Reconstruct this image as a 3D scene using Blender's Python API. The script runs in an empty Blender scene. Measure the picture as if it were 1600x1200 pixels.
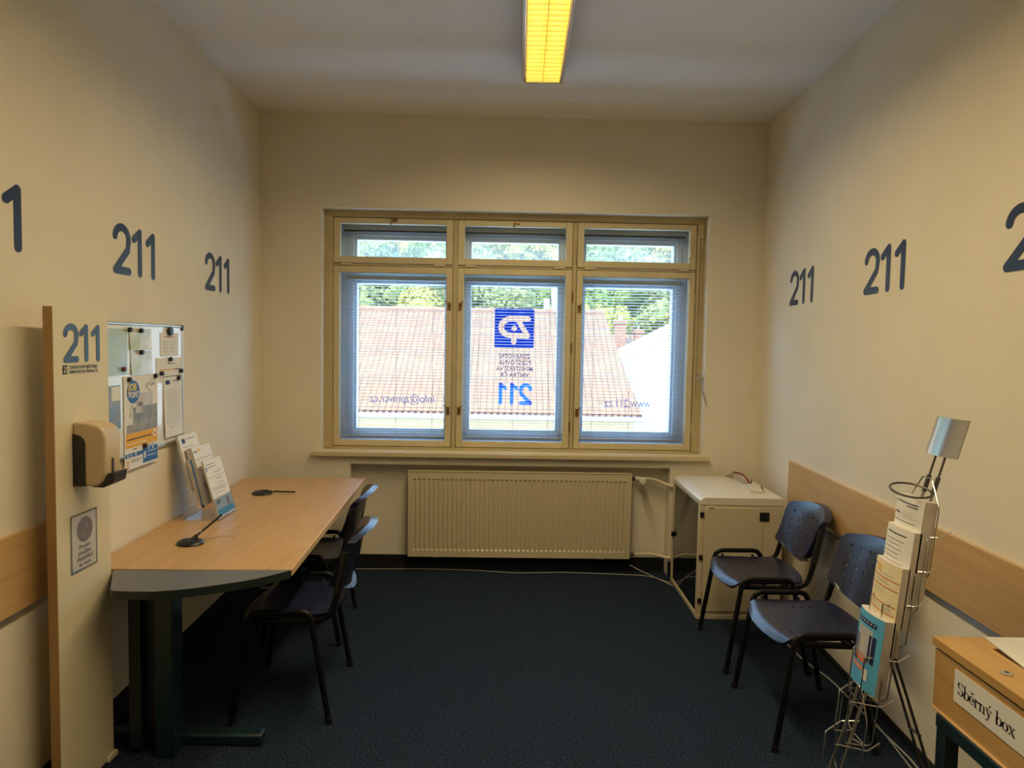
import bpy, math, random
from mathutils import Vector, Matrix
random.seed(7)
S = bpy.context.scene
COL = S.collection
PI = math.pi

# ------------------------------------------------------------------ camera, world, sun, lamps, exposure
F_PX, PITCH, ROLL, EYE = 1095.0, math.atan(62.5 / 1095.0), 0.018, 1.64
fw = Vector((0, math.cos(PITCH), -math.sin(PITCH)))
up0 = Vector((0, math.sin(PITCH), math.cos(PITCH)))
r0 = Vector((1, 0, 0))
rt = math.cos(ROLL) * r0 + math.sin(ROLL) * up0
up = math.cos(ROLL) * up0 - math.sin(ROLL) * r0
cam_d = bpy.data.cameras.new('camera')
cam_d.sensor_fit = 'HORIZONTAL'
cam_d.sensor_width = 36.0
cam_d.lens = 36.0 * F_PX / 1600.0
cam_d.clip_start, cam_d.clip_end = 0.05, 600
cam = bpy.data.objects.new('camera', cam_d)
COL.objects.link(cam)
M3 = Matrix((rt, up, -fw)).transposed()
cam.matrix_world = Matrix.Translation((0, 0, EYE)) @ M3.to_4x4()
S.camera = cam

W = bpy.data.worlds.new('sky')
S.world = W
W.use_nodes = True
bg = W.node_tree.nodes['Background']
bg.inputs['Color'].default_value = (0.40, 0.66, 1.0, 1)
bg.inputs['Strength'].default_value = 9.0

sun_d = bpy.data.lights.new('sun', 'SUN')
sun_d.energy = 4.6
sun_d.color = (1.0, 0.90, 0.76)
sun_d.angle = 0.01
sun = bpy.data.objects.new('sun', sun_d)
COL.objects.link(sun)
sun.rotation_euler = Vector((0.45, 0.75, -0.62)).to_track_quat('-Z', 'Y').to_euler()

# the daylight entrance: sampling portal in the window opening (gives off nothing itself)
por_d = bpy.data.lights.new('window_portal', 'AREA')
por_d.shape = 'RECTANGLE'
por_d.size, por_d.size_y = 2.7, 1.7
por_d.cycles.is_portal = True
por = bpy.data.objects.new('window_portal', por_d)
COL.objects.link(por)
por.location = (0.01, 4.92 + 0.43, 1.73)
por.rotation_euler = (-PI / 2, 0, 0)

S.view_settings.view_transform = 'Standard'
S.view_settings.look = 'None'
S.view_settings.gamma = 1.0
S.view_settings.use_curve_mapping = False
S.view_settings.exposure = 0.36
S.cycles.use_denoising = True
S.cycles.max_bounces = 10
S.cycles.diffuse_bounces = 6
S.cycles.transparent_max_bounces = 24
S.cycles.caustics_reflective = False
S.cycles.caustics_refractive = False
S.cycles.sample_clamp_indirect = 4.0

LAMP_COL = (1.0, 0.80, 0.47)
LAMP_W = 19.5

# ------------------------------------------------------------------ materials
def nodes_of(m):
    m.use_nodes = True
    return m.node_tree.nodes, m.node_tree.links

def mat(name, col, rough=0.6, metal=0.0, spec=0.5, noise=0.0, nscale=20.0, bump=0.0, bscale=200.0, stretch=None, col2=None, emit=None, estr=0.0, coat=0.0):
    m = bpy.data.materials.new(name)
    n, l = nodes_of(m)
    b = n['Principled BSDF']
    b.inputs['Base Color'].default_value = (*col, 1)
    b.inputs['Roughness'].default_value = rough
    b.inputs['Metallic'].default_value = metal
    b.inputs['Specular IOR Level'].default_value = spec
    if coat:
        b.inputs['Coat Weight'].default_value = coat
        b.inputs['Coat Roughness'].default_value = 0.12
    tc = n.new('ShaderNodeTexCoord')
    src = tc.outputs['Object']
    if stretch:
        mp = n.new('ShaderNodeMapping')
        mp.inputs['Scale'].default_value = stretch
        l.new(src, mp.inputs['Vector'])
        src = mp.outputs['Vector']
    if noise or col2:
        t = n.new('ShaderNodeTexNoise')
        t.inputs['Scale'].default_value = nscale
        t.inputs['Detail'].default_value = 6
        l.new(src, t.inputs['Vector'])
        r = n.new('ShaderNodeValToRGB')
        c2 = col2 or tuple(max(0, c * (1 - noise)) for c in col)
        r.color_ramp.elements[0].position = 0.32
        r.color_ramp.elements[1].position = 0.68
        r.color_ramp.elements[0].color = (*c2, 1)
        r.color_ramp.elements[1].color = (*col, 1)
        l.new(t.outputs['Fac'], r.inputs['Fac'])
        l.new(r.outputs['Color'], b.inputs['Base Color'])
    if bump:
        t = n.new('ShaderNodeTexNoise')
        t.inputs['Scale'].default_value = bscale
        t.inputs['Detail'].default_value = 3
        l.new(src, t.inputs['Vector'])
        bp = n.new('ShaderNodeBump')
        bp.inputs['Strength'].default_value = bump
        bp.inputs['Distance'].default_value = 0.004
        l.new(t.outputs['Fac'], bp.inputs['Height'])
        l.new(bp.outputs['Normal'], b.inputs['Normal'])
    if emit:
        b.inputs['Emission Color'].default_value = (*emit, 1)
        b.inputs['Emission Strength'].default_value = estr
    return m

def glass(name, tint=(1, 1, 1), gloss=0.06, rough=0.02, dust=0.0):
    m = bpy.data.materials.new(name)
    n, l = nodes_of(m)
    n.remove(n['Principled BSDF'])
    out = n['Material Output']
    tr = n.new('ShaderNodeBsdfTransparent')
    tr.inputs['Color'].default_value = (*tint, 1)
    gl = n.new('ShaderNodeBsdfGlossy')
    gl.inputs['Roughness'].default_value = rough
    fr = n.new('ShaderNodeLayerWeight')
    fr.inputs['Blend'].default_value = 0.5
    pw = n.new('ShaderNodeMath')
    pw.operation = 'POWER'
    pw.inputs[1].default_value = 4.0
    l.new(fr.outputs['Facing'], pw.inputs[0])
    ml = n.new('ShaderNodeMath')
    ml.operation = 'MULTIPLY_ADD'
    ml.inputs[1].default_value = 0.6
    ml.inputs[2].default_value = gloss
    ml.use_clamp = True
    l.new(pw.outputs[0], ml.inputs[0])
    mx = n.new('ShaderNodeMixShader')
    l.new(ml.outputs[0], mx.inputs[0])
    l.new(tr.outputs[0], mx.inputs[1])
    l.new(gl.outputs[0], mx.inputs[2])
    last = mx.outputs[0]
    if dust:
        df = n.new('ShaderNodeBsdfDiffuse')
        df.inputs['Color'].default_value = (0.85, 0.87, 0.85, 1)
        tl = n.new('ShaderNodeBsdfTranslucent')
        tl.inputs['Color'].default_value = (0.85, 0.9, 0.9, 1)
        ad = n.new('ShaderNodeMixShader')
        ad.inputs[0].default_value = 0.6
        l.new(df.outputs[0], ad.inputs[1])
        l.new(tl.outputs[0], ad.inputs[2])
        m2 = n.new('ShaderNodeMixShader')
        m2.inputs[0].default_value = dust
        l.new(last, m2.inputs[1])
        l.new(ad.outputs[0], m2.inputs[2])
        last = m2.outputs[0]
    l.new(last, out.inputs['Surface'])
    return m

def vinyl(name, col, see):
    m = bpy.data.materials.new(name)
    n, l = nodes_of(m)
    n.remove(n['Principled BSDF'])
    df = n.new('ShaderNodeBsdfDiffuse')
    df.inputs['Color'].default_value = (*col, 1)
    tl = n.new('ShaderNodeBsdfTranslucent')
    tl.inputs['Color'].default_value = (*col, 1)
    tr = n.new('ShaderNodeBsdfTransparent')
    a = n.new('ShaderNodeMixShader'); a.inputs[0].default_value = 0.7
    l.new(df.outputs[0], a.inputs[1]); l.new(tl.outputs[0], a.inputs[2])
    b = n.new('ShaderNodeMixShader'); b.inputs[0].default_value = see
    l.new(a.outputs[0], b.inputs[1]); l.new(tr.outputs[0], b.inputs[2])
    l.new(b.outputs[0], n['Material Output'].inputs['Surface'])
    return m

def wood(name, col, col2, axis_scale, rough=0.42, scale=3.0):
    m = bpy.data.materials.new(name)
    n, l = nodes_of(m)
    b = n['Principled BSDF']
    b.inputs['Roughness'].default_value = rough
    tc = n.new('ShaderNodeTexCoord')
    mp = n.new('ShaderNodeMapping')
    mp.inputs['Scale'].default_value = axis_scale
    l.new(tc.outputs['Object'], mp.inputs['Vector'])
    t = n.new('ShaderNodeTexNoise')
    t.inputs['Scale'].default_value = scale
    t.inputs['Detail'].default_value = 8
    t.inputs['Distortion'].default_value = 0.6
    l.new(mp.outputs['Vector'], t.inputs['Vector'])
    r = n.new('ShaderNodeValToRGB')
    r.color_ramp.elements[0].position = 0.3
    r.color_ramp.elements[1].position = 0.7
    r.color_ramp.elements[0].color = (*col2, 1)
    r.color_ramp.elements[1].color = (*col, 1)
    l.new(t.outputs['Fac'], r.inputs['Fac'])
    l.new(r.outputs['Color'], b.inputs['Base Color'])
    return m

WALLC = (0.80, 0.735, 0.60)
M = dict(
    wall=mat('cream_wall_paint', WALLC, 0.92, spec=0.2, noise=0.05, nscale=2.5, bump=0.25, bscale=90),
    ceil=mat('ceiling_paint', (0.88, 0.87, 0.85), 0.95, spec=0.2, noise=0.03, nscale=2, bump=0.15, bscale=60),
    carpet=mat('navy_carpet', (0.034, 0.054, 0.090), 0.98, spec=0.1, nscale=120, col2=(0.003, 0.005, 0.010), bump=0.8, bscale=300),
    base=mat('black_skirting', (0.010, 0.011, 0.013), 0.7, spec=0.3),
    frame=mat('old_cream_window_paint', (0.56, 0.46, 0.25), 0.45, noise=0.12, nscale=9),
    sash=mat('cream_sash_paint', (0.68, 0.58, 0.36), 0.45, noise=0.10, nscale=9),
    sill=mat('sill_cream_paint', (0.62, 0.53, 0.33), 0.4, noise=0.06, nscale=8),
    white_frame=mat('white_window_plastic', (0.58, 0.63, 0.68), 0.35),
    slat=mat('white_blind_slat', (0.40, 0.43, 0.47), 0.4),
    cord=mat('blind_cord', (0.45, 0.42, 0.40), 0.8),
    brass=mat('aged_brass', (0.30, 0.19, 0.08), 0.4, 0.8),
    glass=glass('clear_window_glass', gloss=0.03),
    dusty=glass('dusty_transom_glass', gloss=0.03, dust=0.11),
    rad=mat('radiator_cream_enamel', (0.62, 0.54, 0.36), 0.35),
    pipe=mat('pipe_cream_enamel', (0.72, 0.64, 0.46), 0.4),
    valve=mat('valve_white_plastic', (0.74, 0.70, 0.58), 0.45),
    steel_dark=mat('dull_steel', (0.12, 0.11, 0.10), 0.5, 0.7),
    beech=wood('light_beech_laminate', (0.58, 0.36, 0.165), (0.49, 0.29, 0.125), (6, 0.8, 6)),
    beech_edge=wood('pale_beech_edging', (0.74, 0.52, 0.28), (0.66, 0.44, 0.22), (6, 1, 6)),
    beech_panel=wood('beech_wall_board', (0.62, 0.40, 0.18), (0.52, 0.32, 0.13), (0.8, 6, 9)),
    box_wood=wood('beech_box_board', (0.60, 0.37, 0.14), (0.50, 0.29, 0.10), (6, 1, 5)),
    grey_lam=mat('grey_laminate', (0.11, 0.12, 0.14), 0.35),
    black_edge=mat('black_green_edging', (0.015, 0.024, 0.022), 0.4),
    teal=mat('petrol_steel', (0.006, 0.024, 0.032), 0.35),
    dark_panel=mat('dark_leg_panel', (0.008, 0.012, 0.022), 0.4),
    navy=mat('navy_chair_plastic', (0.012, 0.015, 0.040), 0.27, spec=0.7, bump=0.1, bscale=500),
    black=mat('black_plastic', (0.012, 0.012, 0.013), 0.35),
    tube=mat('black_tube', (0.005, 0.005, 0.007), 0.42, spec=0.25),
    chrome=mat('chrome_wire', (0.62, 0.60, 0.56), 0.25, 1.0),
    brushed=mat('brushed_steel_plate', (0.70, 0.68, 0.66), 0.22, 1.0),
    cab=mat('beige_cabinet_steel', (0.62, 0.54, 0.38), 0.45),
    cab_top=mat('pale_cabinet_lid', (0.72, 0.68, 0.58), 0.4),
    cab_glass=mat('black_glass', (0.010, 0.011, 0.012), 0.04, spec=0.9),
    paper=mat('white_paper', (0.80, 0.79, 0.76), 0.7, spec=0.3),
    cream_paper=mat('cream_paper', (0.80, 0.70, 0.46), 0.7, spec=0.3),
    pages=mat('page_edges', (0.74, 0.70, 0.66), 0.9, spec=0.2, nscale=60, col2=(0.56, 0.52, 0.48), stretch=(10, 0.3, 0.3)),
    ink=mat('grey_ink', (0.10, 0.10, 0.12), 0.7),
    ink_black=mat('black_ink', (0.012, 0.012, 0.014), 0.7),
    ink_red=mat('red_ink', (0.62, 0.16, 0.07), 0.7),
    ink_orange=mat('orange_print', (0.85, 0.42, 0.03), 0.6),
    ink_blue=mat('blue_print', (0.03, 0.15, 0.42), 0.6),
    ink_sky=mat('sky_blue_print', (0.10, 0.42, 0.72), 0.5),
    ink_navy=mat('navy_print', (0.012, 0.02, 0.09), 0.6),
    ink_green=mat('green_print', (0.16, 0.26, 0.08), 0.6),
    ink_grey=mat('pale_grey_print', (0.45, 0.46, 0.46), 0.6),
    skin_print=mat('tan_print', (0.55, 0.36, 0.22), 0.6),
    ink_yellow=mat('yellow_print', (0.85, 0.62, 0.10), 0.6),
    wall_num=mat('navy_wall_vinyl', (0.016, 0.032, 0.095), 0.38),
    glass_num=vinyl('blue_window_vinyl', (0.003, 0.09, 0.44), 0.02),
    glass_txt=vinyl('violet_window_vinyl', (0.06, 0.05, 0.16), 0.06),
    glass_pale=vinyl('pale_violet_window_vinyl', (0.12, 0.11, 0.24), 0.18),
    board=mat('cream_board', (0.74, 0.66, 0.46), 0.5),
    board_edge=mat('brown_board_edge', (0.42, 0.25, 0.10), 0.55),
    tan=mat('tan_dispenser_plastic', (0.60, 0.46, 0.30), 0.22),
    whiteboard=mat('glossy_whiteboard', (0.80, 0.82, 0.80), 0.10, spec=0.7),
    alu=mat('aluminium', (0.62, 0.62, 0.62), 0.35, 0.9),
    acrylic=glass('clear_acrylic', tint=(0.96, 0.97, 0.98), gloss=0.06, rough=0.05),
    sleeve=glass('clear_plastic_sleeve', tint=(0.97, 0.98, 0.97), gloss=0.10, rough=0.08),
    white_cord=mat('white_cable', (0.42, 0.38, 0.32), 0.5),
    red=mat('red_cable', (0.22, 0.03, 0.03), 0.5),
    tile=None,
    facade=mat('cream_render', (0.33, 0.205, 0.095), 0.9, noise=0.06, nscale=3),
    white_wall=mat('white_render', (0.47, 0.43, 0.39), 0.9, noise=0.02, nscale=3),
    brick=mat('chimney_brick', (0.30, 0.14, 0.075), 0.9, nscale=9, col2=(0.20, 0.09, 0.05)),
    zinc=mat('gutter_zinc', (0.26, 0.22, 0.21), 0.5, 0.3),
    hill=mat('hillside_grass', (0.12, 0.16, 0.05), 0.95, nscale=0.6, col2=(0.06, 0.09, 0.03)),
    bark=mat('tree_bark', (0.10, 0.07, 0.05), 0.9),
    lamp_body=mat('lamp_beige_enamel', (0.55, 0.46, 0.36), 0.35, 0.3),
    lamp_mirror=mat('lamp_mirror_sheet', (0.75, 0.70, 0.66), 0.12, 1.0),
    louvre=mat('lit_louvre', (0.92, 0.80, 0.27), 0.5),
)
for k, c, c2 in (('leaf_gold', (0.39, 0.31, 0.075), (0.23, 0.20, 0.045)), ('leaf_green', (0.21, 0.24, 0.058), (0.10, 0.13, 0.03)), ('leaf_olive', (0.27, 0.26, 0.09), (0.14, 0.155, 0.052))):
    M[k] = mat(k, c, 0.9, spec=0.1, nscale=0.9, col2=c2)

def tile_mat():
    m = bpy.data.materials.new('orange_roof_tiles')
    n, l = nodes_of(m)
    b = n['Principled BSDF']
    b.inputs['Roughness'].default_value = 0.9
    tc = n.new('ShaderNodeTexCoord')
    br = n.new('ShaderNodeTexBrick')
    br.offset = 0.0
    br.inputs['Scale'].default_value = 1.0
    br.inputs['Brick Width'].default_value = 0.20
    br.inputs['Row Height'].default_value = 0.17
    br.inputs['Mortar Size'].default_value = 0.013
    br.inputs['Mortar Smooth'].default_value = 0.2
    br.inputs['Bias'].default_value = 0.0
    br.inputs['Color1'].default_value = (0.30, 0.135, 0.058, 1)
    br.inputs['Color2'].default_value = (0.26, 0.112, 0.047, 1)
    br.inputs['Mortar'].default_value = (0.05, 0.018, 0.010, 1)
    l.new(tc.outputs['UV'], br.inputs['Vector'])
    ns = n.new('ShaderNodeTexNoise')
    ns.inputs['Scale'].default_value = 1.6
    ns.inputs['Detail'].default_value = 8
    l.new(tc.outputs['UV'], ns.inputs['Vector'])
    mx = n.new('ShaderNodeMixRGB')
    mx.blend_type = 'MULTIPLY'
    mx.inputs[0].default_value = 0.35
    l.new(br.outputs['Color'], mx.inputs[1])
    l.new(ns.outputs['Fac'], mx.inputs[2])
    l.new(mx.outputs[0], b.inputs['Base Color'])
    return m
M['tile'] = tile_mat()

# ------------------------------------------------------------------ mesh helpers
class MB:
    def __init__(s):
        s.v, s.f, s.mi, s.uv = [], [], [], None
    def add(s, vs, fs, mi=0):
        o = len(s.v)
        s.v += [tuple(v) for v in vs]
        s.f += [tuple(i + o for i in f) for f in fs]
        s.mi += [mi] * len(fs)
        return s
    def box(s, x0, x1, y0, y1, z0, z1, mi=0):
        x0, x1 = min(x0, x1), max(x0, x1); y0, y1 = min(y0, y1), max(y0, y1); z0, z1 = min(z0, z1), max(z0, z1)
        return s.add([(x0, y0, z0), (x1, y0, z0), (x1, y1, z0), (x0, y1, z0), (x0, y0, z1), (x1, y0, z1), (x1, y1, z1), (x0, y1, z1)],
                     [(3, 2, 1, 0), (4, 5, 6, 7), (0, 1, 5, 4), (1, 2, 6, 5), (2, 3, 7, 6), (3, 0, 4, 7)], mi)
    def prism(s, pts, h0, h1, axis='z', mi=0):
        # pts: counter-clockwise outline (2D), swept along the axis between h0 and h1
        n = len(pts)
        def P(a, b, h):
            return {'z': (a, b, h), 'y': (a, h, b), 'x': (h, a, b)}[axis]
        vs = [P(a, b, h0) for a, b in pts] + [P(a, b, h1) for a, b in pts]
        fs = [tuple(range(n))[::-1], tuple(range(n, 2 * n))] + [(i, (i + 1) % n, (i + 1) % n + n, i + n) for i in range(n)]
        if axis == 'y':
            fs = [q[::-1] for q in fs]
        return s.add(vs, fs, mi)
    def tube(s, pts, r, n=10, closed=False, caps=True, ry=None, mi=0):
        pts = [Vector(p) for p in pts]
        m = len(pts)
        tang = []
        for i in range(m):
            if closed:
                t = pts[(i + 1) % m] - pts[i - 1]
            else:
                t = pts[min(i + 1, m - 1)] - pts[max(i - 1, 0)]
            tang.append(t.normalized() if t.length > 1e-9 else Vector((0, 0, 1)))
        nrm = tang[0].orthogonal().normalized()
        if ry is not None:
            w = Vector((0, 1, 0))
            if abs(tang[0].dot(w)) < 0.9:
                nrm = (w - tang[0] * w.dot(tang[0])).normalized()
        vs = []
        for i in range(m):
            t = tang[i]
            nrm = (nrm - t * nrm.dot(t))
            nrm = nrm.normalized() if nrm.length > 1e-6 else t.orthogonal().normalized()
            bn = t.cross(nrm)
            # widen at mitres so the tube keeps its gauge
            for k in range(n):
                a = 2 * PI * k / n
                vs.append(pts[i] + nrm * (math.cos(a) * r) + bn * (math.sin(a) * (ry or r)))
        fs = []
        for i in range(m if closed else m - 1):
            j = (i + 1) % m
            for k in range(n):
                k2 = (k + 1) % n
                fs.append((i * n + k, i * n + k2, j * n + k2, j * n + k))
        if caps and not closed:
            fs.append(tuple(range(n))[::-1])
            fs.append(tuple((m - 1) * n + k for k in range(n)))
        return s.add(vs, fs, mi)
    def lathe(s, prof, cx=0, cy=0, n=24, axis='z', sx=1.0, mi=0):
        vs, fs = [], []
        for r, h in prof:
            for k in range(n):
                a = 2 * PI * k / n
                p, q = cx + r * math.cos(a) * sx, cy + r * math.sin(a)
                vs.append({'z': (p, q, h), 'y': (p, h, q), 'x': (h, p, q)}[axis])
        for i in range(len(prof) - 1):
            for k in range(n):
                k2 = (k + 1) % n
                fs.append((i * n + k, i * n + k2, (i + 1) * n + k2, (i + 1) * n + k))
        fs.append(tuple(range(n))[::-1])
        fs.append(tuple((len(prof) - 1) * n + k for k in range(n)))
        if axis == 'y':
            fs = [q[::-1] for q in fs]
        return s.add(vs, fs, mi)
    def quad(s, a, b, c, d, mi=0):
        return s.add([a, b, c, d], [(0, 1, 2, 3)], mi)
    def build(s, name, m, parent=None, bevel=0.0, smooth=True, loc=None, rotz=None, seg=2, rot=None):
        me = bpy.data.meshes.new(name)
        me.from_pydata(s.v, [], s.f)
        for mm in (m if isinstance(m, (list, tuple)) else [m]):
            me.materials.append(mm)
        me.polygons.foreach_set('material_index', s.mi)
        if s.uv:
            u = me.uv_layers.new(name='uv')
            for lp in me.loops:
                u.data[lp.index].uv = s.uv[lp.vertex_index]
        me.update()
        if smooth:
            me.shade_smooth()
            me.set_sharp_from_angle(angle=math.radians(35))
        o = bpy.data.objects.new(name, me)
        COL.objects.link(o)
        if parent:
            o.parent = parent
        if loc:
            o.location = loc
        if rotz is not None:
            o.rotation_euler = (0, 0, rotz)
        if rot is not None:
            o.rotation_euler = rot
        if bevel:
            b = o.modifiers.new('bevel', 'BEVEL')
            b.width = bevel
            b.segments = seg
            b.limit_method = 'ANGLE'
            b.angle_limit = math.radians(40)
        return o

def tag(o, label, cat, group=None, kind=None):
    o['label'] = label
    o['category'] = cat
    if group:
        o['group'] = group
    if kind:
        o['kind'] = kind
    return o

def thing(name, label, cat, loc=(0, 0, 0), rotz=0.0, group=None, rot=None):
    o = bpy.data.objects.new(name, None)
    o.empty_display_size = 0.05
    COL.objects.link(o)
    o.location = loc
    o.rotation_euler = rot if rot else (0, 0, rotz)
    return tag(o, label, cat, group)

def struct(o):
    o['kind'] = 'structure'
    return o

def copy_tree(o, parent=None):
    c = o.copy()
    COL.objects.link(c)
    if parent:
        c.parent = parent
    for ch in list(o.children):
        copy_tree(ch, c)
    return c

def fillet(pts, r, n=5):
    pts = [Vector(p) for p in pts]
    out = [pts[0]]
    for i in range(1, len(pts) - 1):
        a, b, c = pts[i - 1], pts[i], pts[i + 1]
        d1, d2 = (a - b), (c - b)
        rr = min(r, d1.length * 0.45, d2.length * 0.45)
        p, q = b + d1.normalized() * rr, b + d2.normalized() * rr
        for k in range(n + 1):
            t = k / n
            out.append(p * (1 - t) ** 2 + b * 2 * t * (1 - t) + q * t * t)
    out.append(pts[-1])
    return out

def ribbon(mb, pts, w, th=0.0012, y=0.0, n=10, mi=0):
    """Flat round-ended stroke in the local x-z plane, facing -y; w is a width or one per point."""
    m = len(pts)
    ws = [w] * m if not isinstance(w, (list, tuple)) else w
    L, R = [], []
    for i, (x, z) in enumerate(pts):
        x0, z0 = pts[max(i - 1, 0)]
        x1, z1 = pts[min(i + 1, m - 1)]
        dx, dz = x1 - x0, z1 - z0
        d = math.hypot(dx, dz) or 1
        nx, nz = -dz / d, dx / d
        L.append((x + nx * ws[i] / 2, z + nz * ws[i] / 2))
        R.append((x - nx * ws[i] / 2, z - nz * ws[i] / 2))
    def cap(i, j):
        x, z = pts[i]
        x1, z1 = pts[j]
        a0 = math.atan2(z - z1, x - x1)
        return [(x + ws[i] / 2 * math.cos(a0 + PI * (k / n - 0.5)), z + ws[i] / 2 * math.sin(a0 + PI * (k / n - 0.5))) for k in range(1, n)]
    out = []
    for side, cp in ((L, 0), (R, 1)):
        pass
    # strip faces
    vs, fs = [], []
    for i in range(m):
        vs += [(L[i][0], y - th, L[i][1]), (R[i][0], y - th, R[i][1])]
    for i in range(m - 1):
        fs.append((2 * i, 2 * i + 1, 2 * i + 3, 2 * i + 2))
    for i, j in ((0, 1), (m - 1, m - 2)):
        c = cap(i, j)
        o = len(vs)
        vs += [(p[0], y - th, p[1]) for p in c]
        if i == 0:
            ring = [2 * i] + list(range(o, o + len(c))) + [2 * i + 1]
        else:
            ring = [2 * i + 1] + list(range(o, o + len(c))) + [2 * i]
        fs.append(tuple(ring))
    mb.add(vs, fs, mi)

def arc(cx, cz, rx, rz, a0, a1, n=16):
    return [(cx + rx * math.cos(math.radians(a0 + (a1 - a0) * k / n)), cz + rz * math.sin(math.radians(a0 + (a1 - a0) * k / n))) for k in range(n + 1)]

def number_211(mb, h, x0=0.0, z0=0.0, mirror=False, y=0.0, wmul=1.0):
    """Rounded '211', height h, lower left at x0,z0; total width about 1.62 h."""
    w = h * 0.155 * wmul
    e = w / 2
    sg = -1 if mirror else 1
    def T(pts):
        return [(x0 + sg * p[0] * h, z0 + p[1] * h) for p in pts]
    ee = e / h
    two = arc(0.31, 0.70, 0.31 - ee, 0.30 - ee, 172, -18, 18) + [(0.535 - ee * 0.3, 0.50), (0.08 + ee * 0.4, ee + 0.03), (ee, ee)]
    ribbon(mb, T(two), w, y=y)
    ribbon(mb, T([(ee, ee), (0.62 - ee, ee)]), w, y=y - 0.0004)
    for bx in (1.03, 1.55):
        ribbon(mb, T([(bx - ee, ee), (bx - ee, 1 - ee)]), w, y=y)
        ribbon(mb, T([(bx - ee, 1 - ee), (bx - 0.24, 0.80), (bx - 0.30, 0.755)]), w, y=y - 0.0004)

def text_mesh(name, body, size, m, parent=None, loc=(0, 0, 0), mirror=False, align='LEFT', extrude=0.0004, xs=1.0, rot=(PI / 2, 0, 0), bold=0.0, space=1.0):
    c = bpy.data.curves.new(name, 'FONT')
    c.body = body
    c.size = size
    c.align_x = align
    c.extrude = extrude
    c.offset = bold
    c.space_line = space
    c.resolution_u = 3
    t = bpy.data.objects.new(name + '_tmp', c)
    COL.objects.link(t)
    bpy.context.view_layer.update()
    me = bpy.data.meshes.new_from_object(t.evaluated_get(bpy.context.evaluated_depsgraph_get()))
    bpy.data.objects.remove(t)
    for v in me.vertices:
        v.co.x *= xs * (-1 if mirror else 1)
    if mirror:
        me.flip_normals()
    me.materials.clear()
    me.materials.append(m)
    o = bpy.data.objects.new(name, me)
    COL.objects.link(o)
    if parent:
        o.parent = parent
    o.location = loc
    o.rotation_euler = rot
    return o

def text_lines(mb, x0, x1, z0, z1, n, y=-0.0008, th=0.0022, short=0.35, seed=1):
    rnd = random.Random(seed)
    for i in range(n):
        z = z1 - (z1 - z0) * (i + 0.5) / n
        e = x1 - (x1 - x0) * (rnd.random() * short)
        mb.quad((x0, y, z - th / 2), (e, y, z - th / 2), (e, y, z + th / 2), (x0, y, z + th / 2))
    return mb

# ------------------------------------------------------------------ wall frames (local x right, y into the wall, z up)
TH = math.atan(0.0216)
D0 = 4.92
def back(u, v=0.0, z=0.0):
    return (u * math.cos(TH) - v * math.sin(TH), D0 + u * math.sin(TH) + v * math.cos(TH), z)
LK, L0 = 0.041, -1.5545
RK, R0x = 0.034, 1.585
LROT = math.atan2(1, -LK)
RROT = math.atan2(-1, -RK)
def left(y, z=0.0, off=0.0):
    return (L0 - LK * y + off, y, z)
def right(y, z=0.0, off=0.0):
    return (R0x + RK * y - off, y, z)

# ------------------------------------------------------------------ the room
CEIL = 3.20
YN, YF = -1.6, 5.45
def slab(name, pts, z0, z1, m):
    return struct(MB().prism(pts, z0, z1).build(name, m, smooth=False))
xl = lambda y: L0 - LK * y
xr = lambda y: R0x + RK * y
slab('floor', [(-2.3, YN - 0.2), (2.3, YN - 0.2), (2.3, YF + 0.1), (-2.3, YF + 0.1)], -0.25, 0.0, M['carpet'])
slab('ceiling', [(-2.3, YN - 0.2), (2.3, YN - 0.2), (2.3, YF + 0.1), (-2.3, YF + 0.1)], CEIL, CEIL + 0.25, M['ceil'])
struct(MB().box(YN * 1.0008, YF * 1.0008, 0, 0.3, 0, CEIL).build('wall_left', M['wall'], loc=left(0), rotz=LROT, smooth=False))
struct(MB().box(-YF * 1.0006, -YN * 1.0006, 0, 0.3, 0, CEIL).build('wall_right', M['wall'], loc=right(0), rotz=RROT, smooth=False))
slab('wall_near', [(-2.3, YN - 0.2), (2.3, YN - 0.2), (2.3, YN), (-2.3, YN)], 0, CEIL, M['wall'])
WU0, WU1, WZ0, WZ1 = -1.335, 1.362, 0.872, 2.558
NU0, NU1, NZ = -1.13, 1.137, 0.778
w = MB()
TW = 0.42
w.box(-1.9, WU0, 0, TW, 0, CEIL).box(WU1, 1.95, 0, TW, 0, CEIL).box(WU0, WU1, 0, TW, WZ1, CEIL)
w.box(WU0, NU0, 0, TW, 0, WZ0).box(NU1, WU1, 0, TW, 0, WZ0).box(NU0, NU1, 0, TW, NZ, WZ0).box(NU0, NU1, 0.11, TW, 0, NZ)
struct(w.build('wall_back', M['wall'], loc=back(0), rotz=TH, smooth=False))

# skirtings
struct(MB().prism([(xl(-1.55), -1.55), (xl(-1.55) + 0.012, -1.55), (xl(4.87) + 0.012, 4.87), (xl(4.87), 4.87)], 0, 0.10).build('baseboard_left', M['base'], smooth=False))
struct(MB().prism([(xr(-1.5) - 0.012, -1.5), (xr(-1.5), -1.5), (xr(4.92), 4.92), (xr(4.92) - 0.012, 4.92)], 0, 0.03).build('baseboard_right', M['base'], smooth=False))
b = MB().box(NU0, NU1, 0.098, 0.11, 0, 0.10).box(-1.75, NU0, -0.012, 0, 0, 0.10).box(NU1, 1.74, -0.012, 0, 0, 0.10)
struct(b.build('baseboard_back', M['base'], loc=back(0), rotz=TH, smooth=False))

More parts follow.
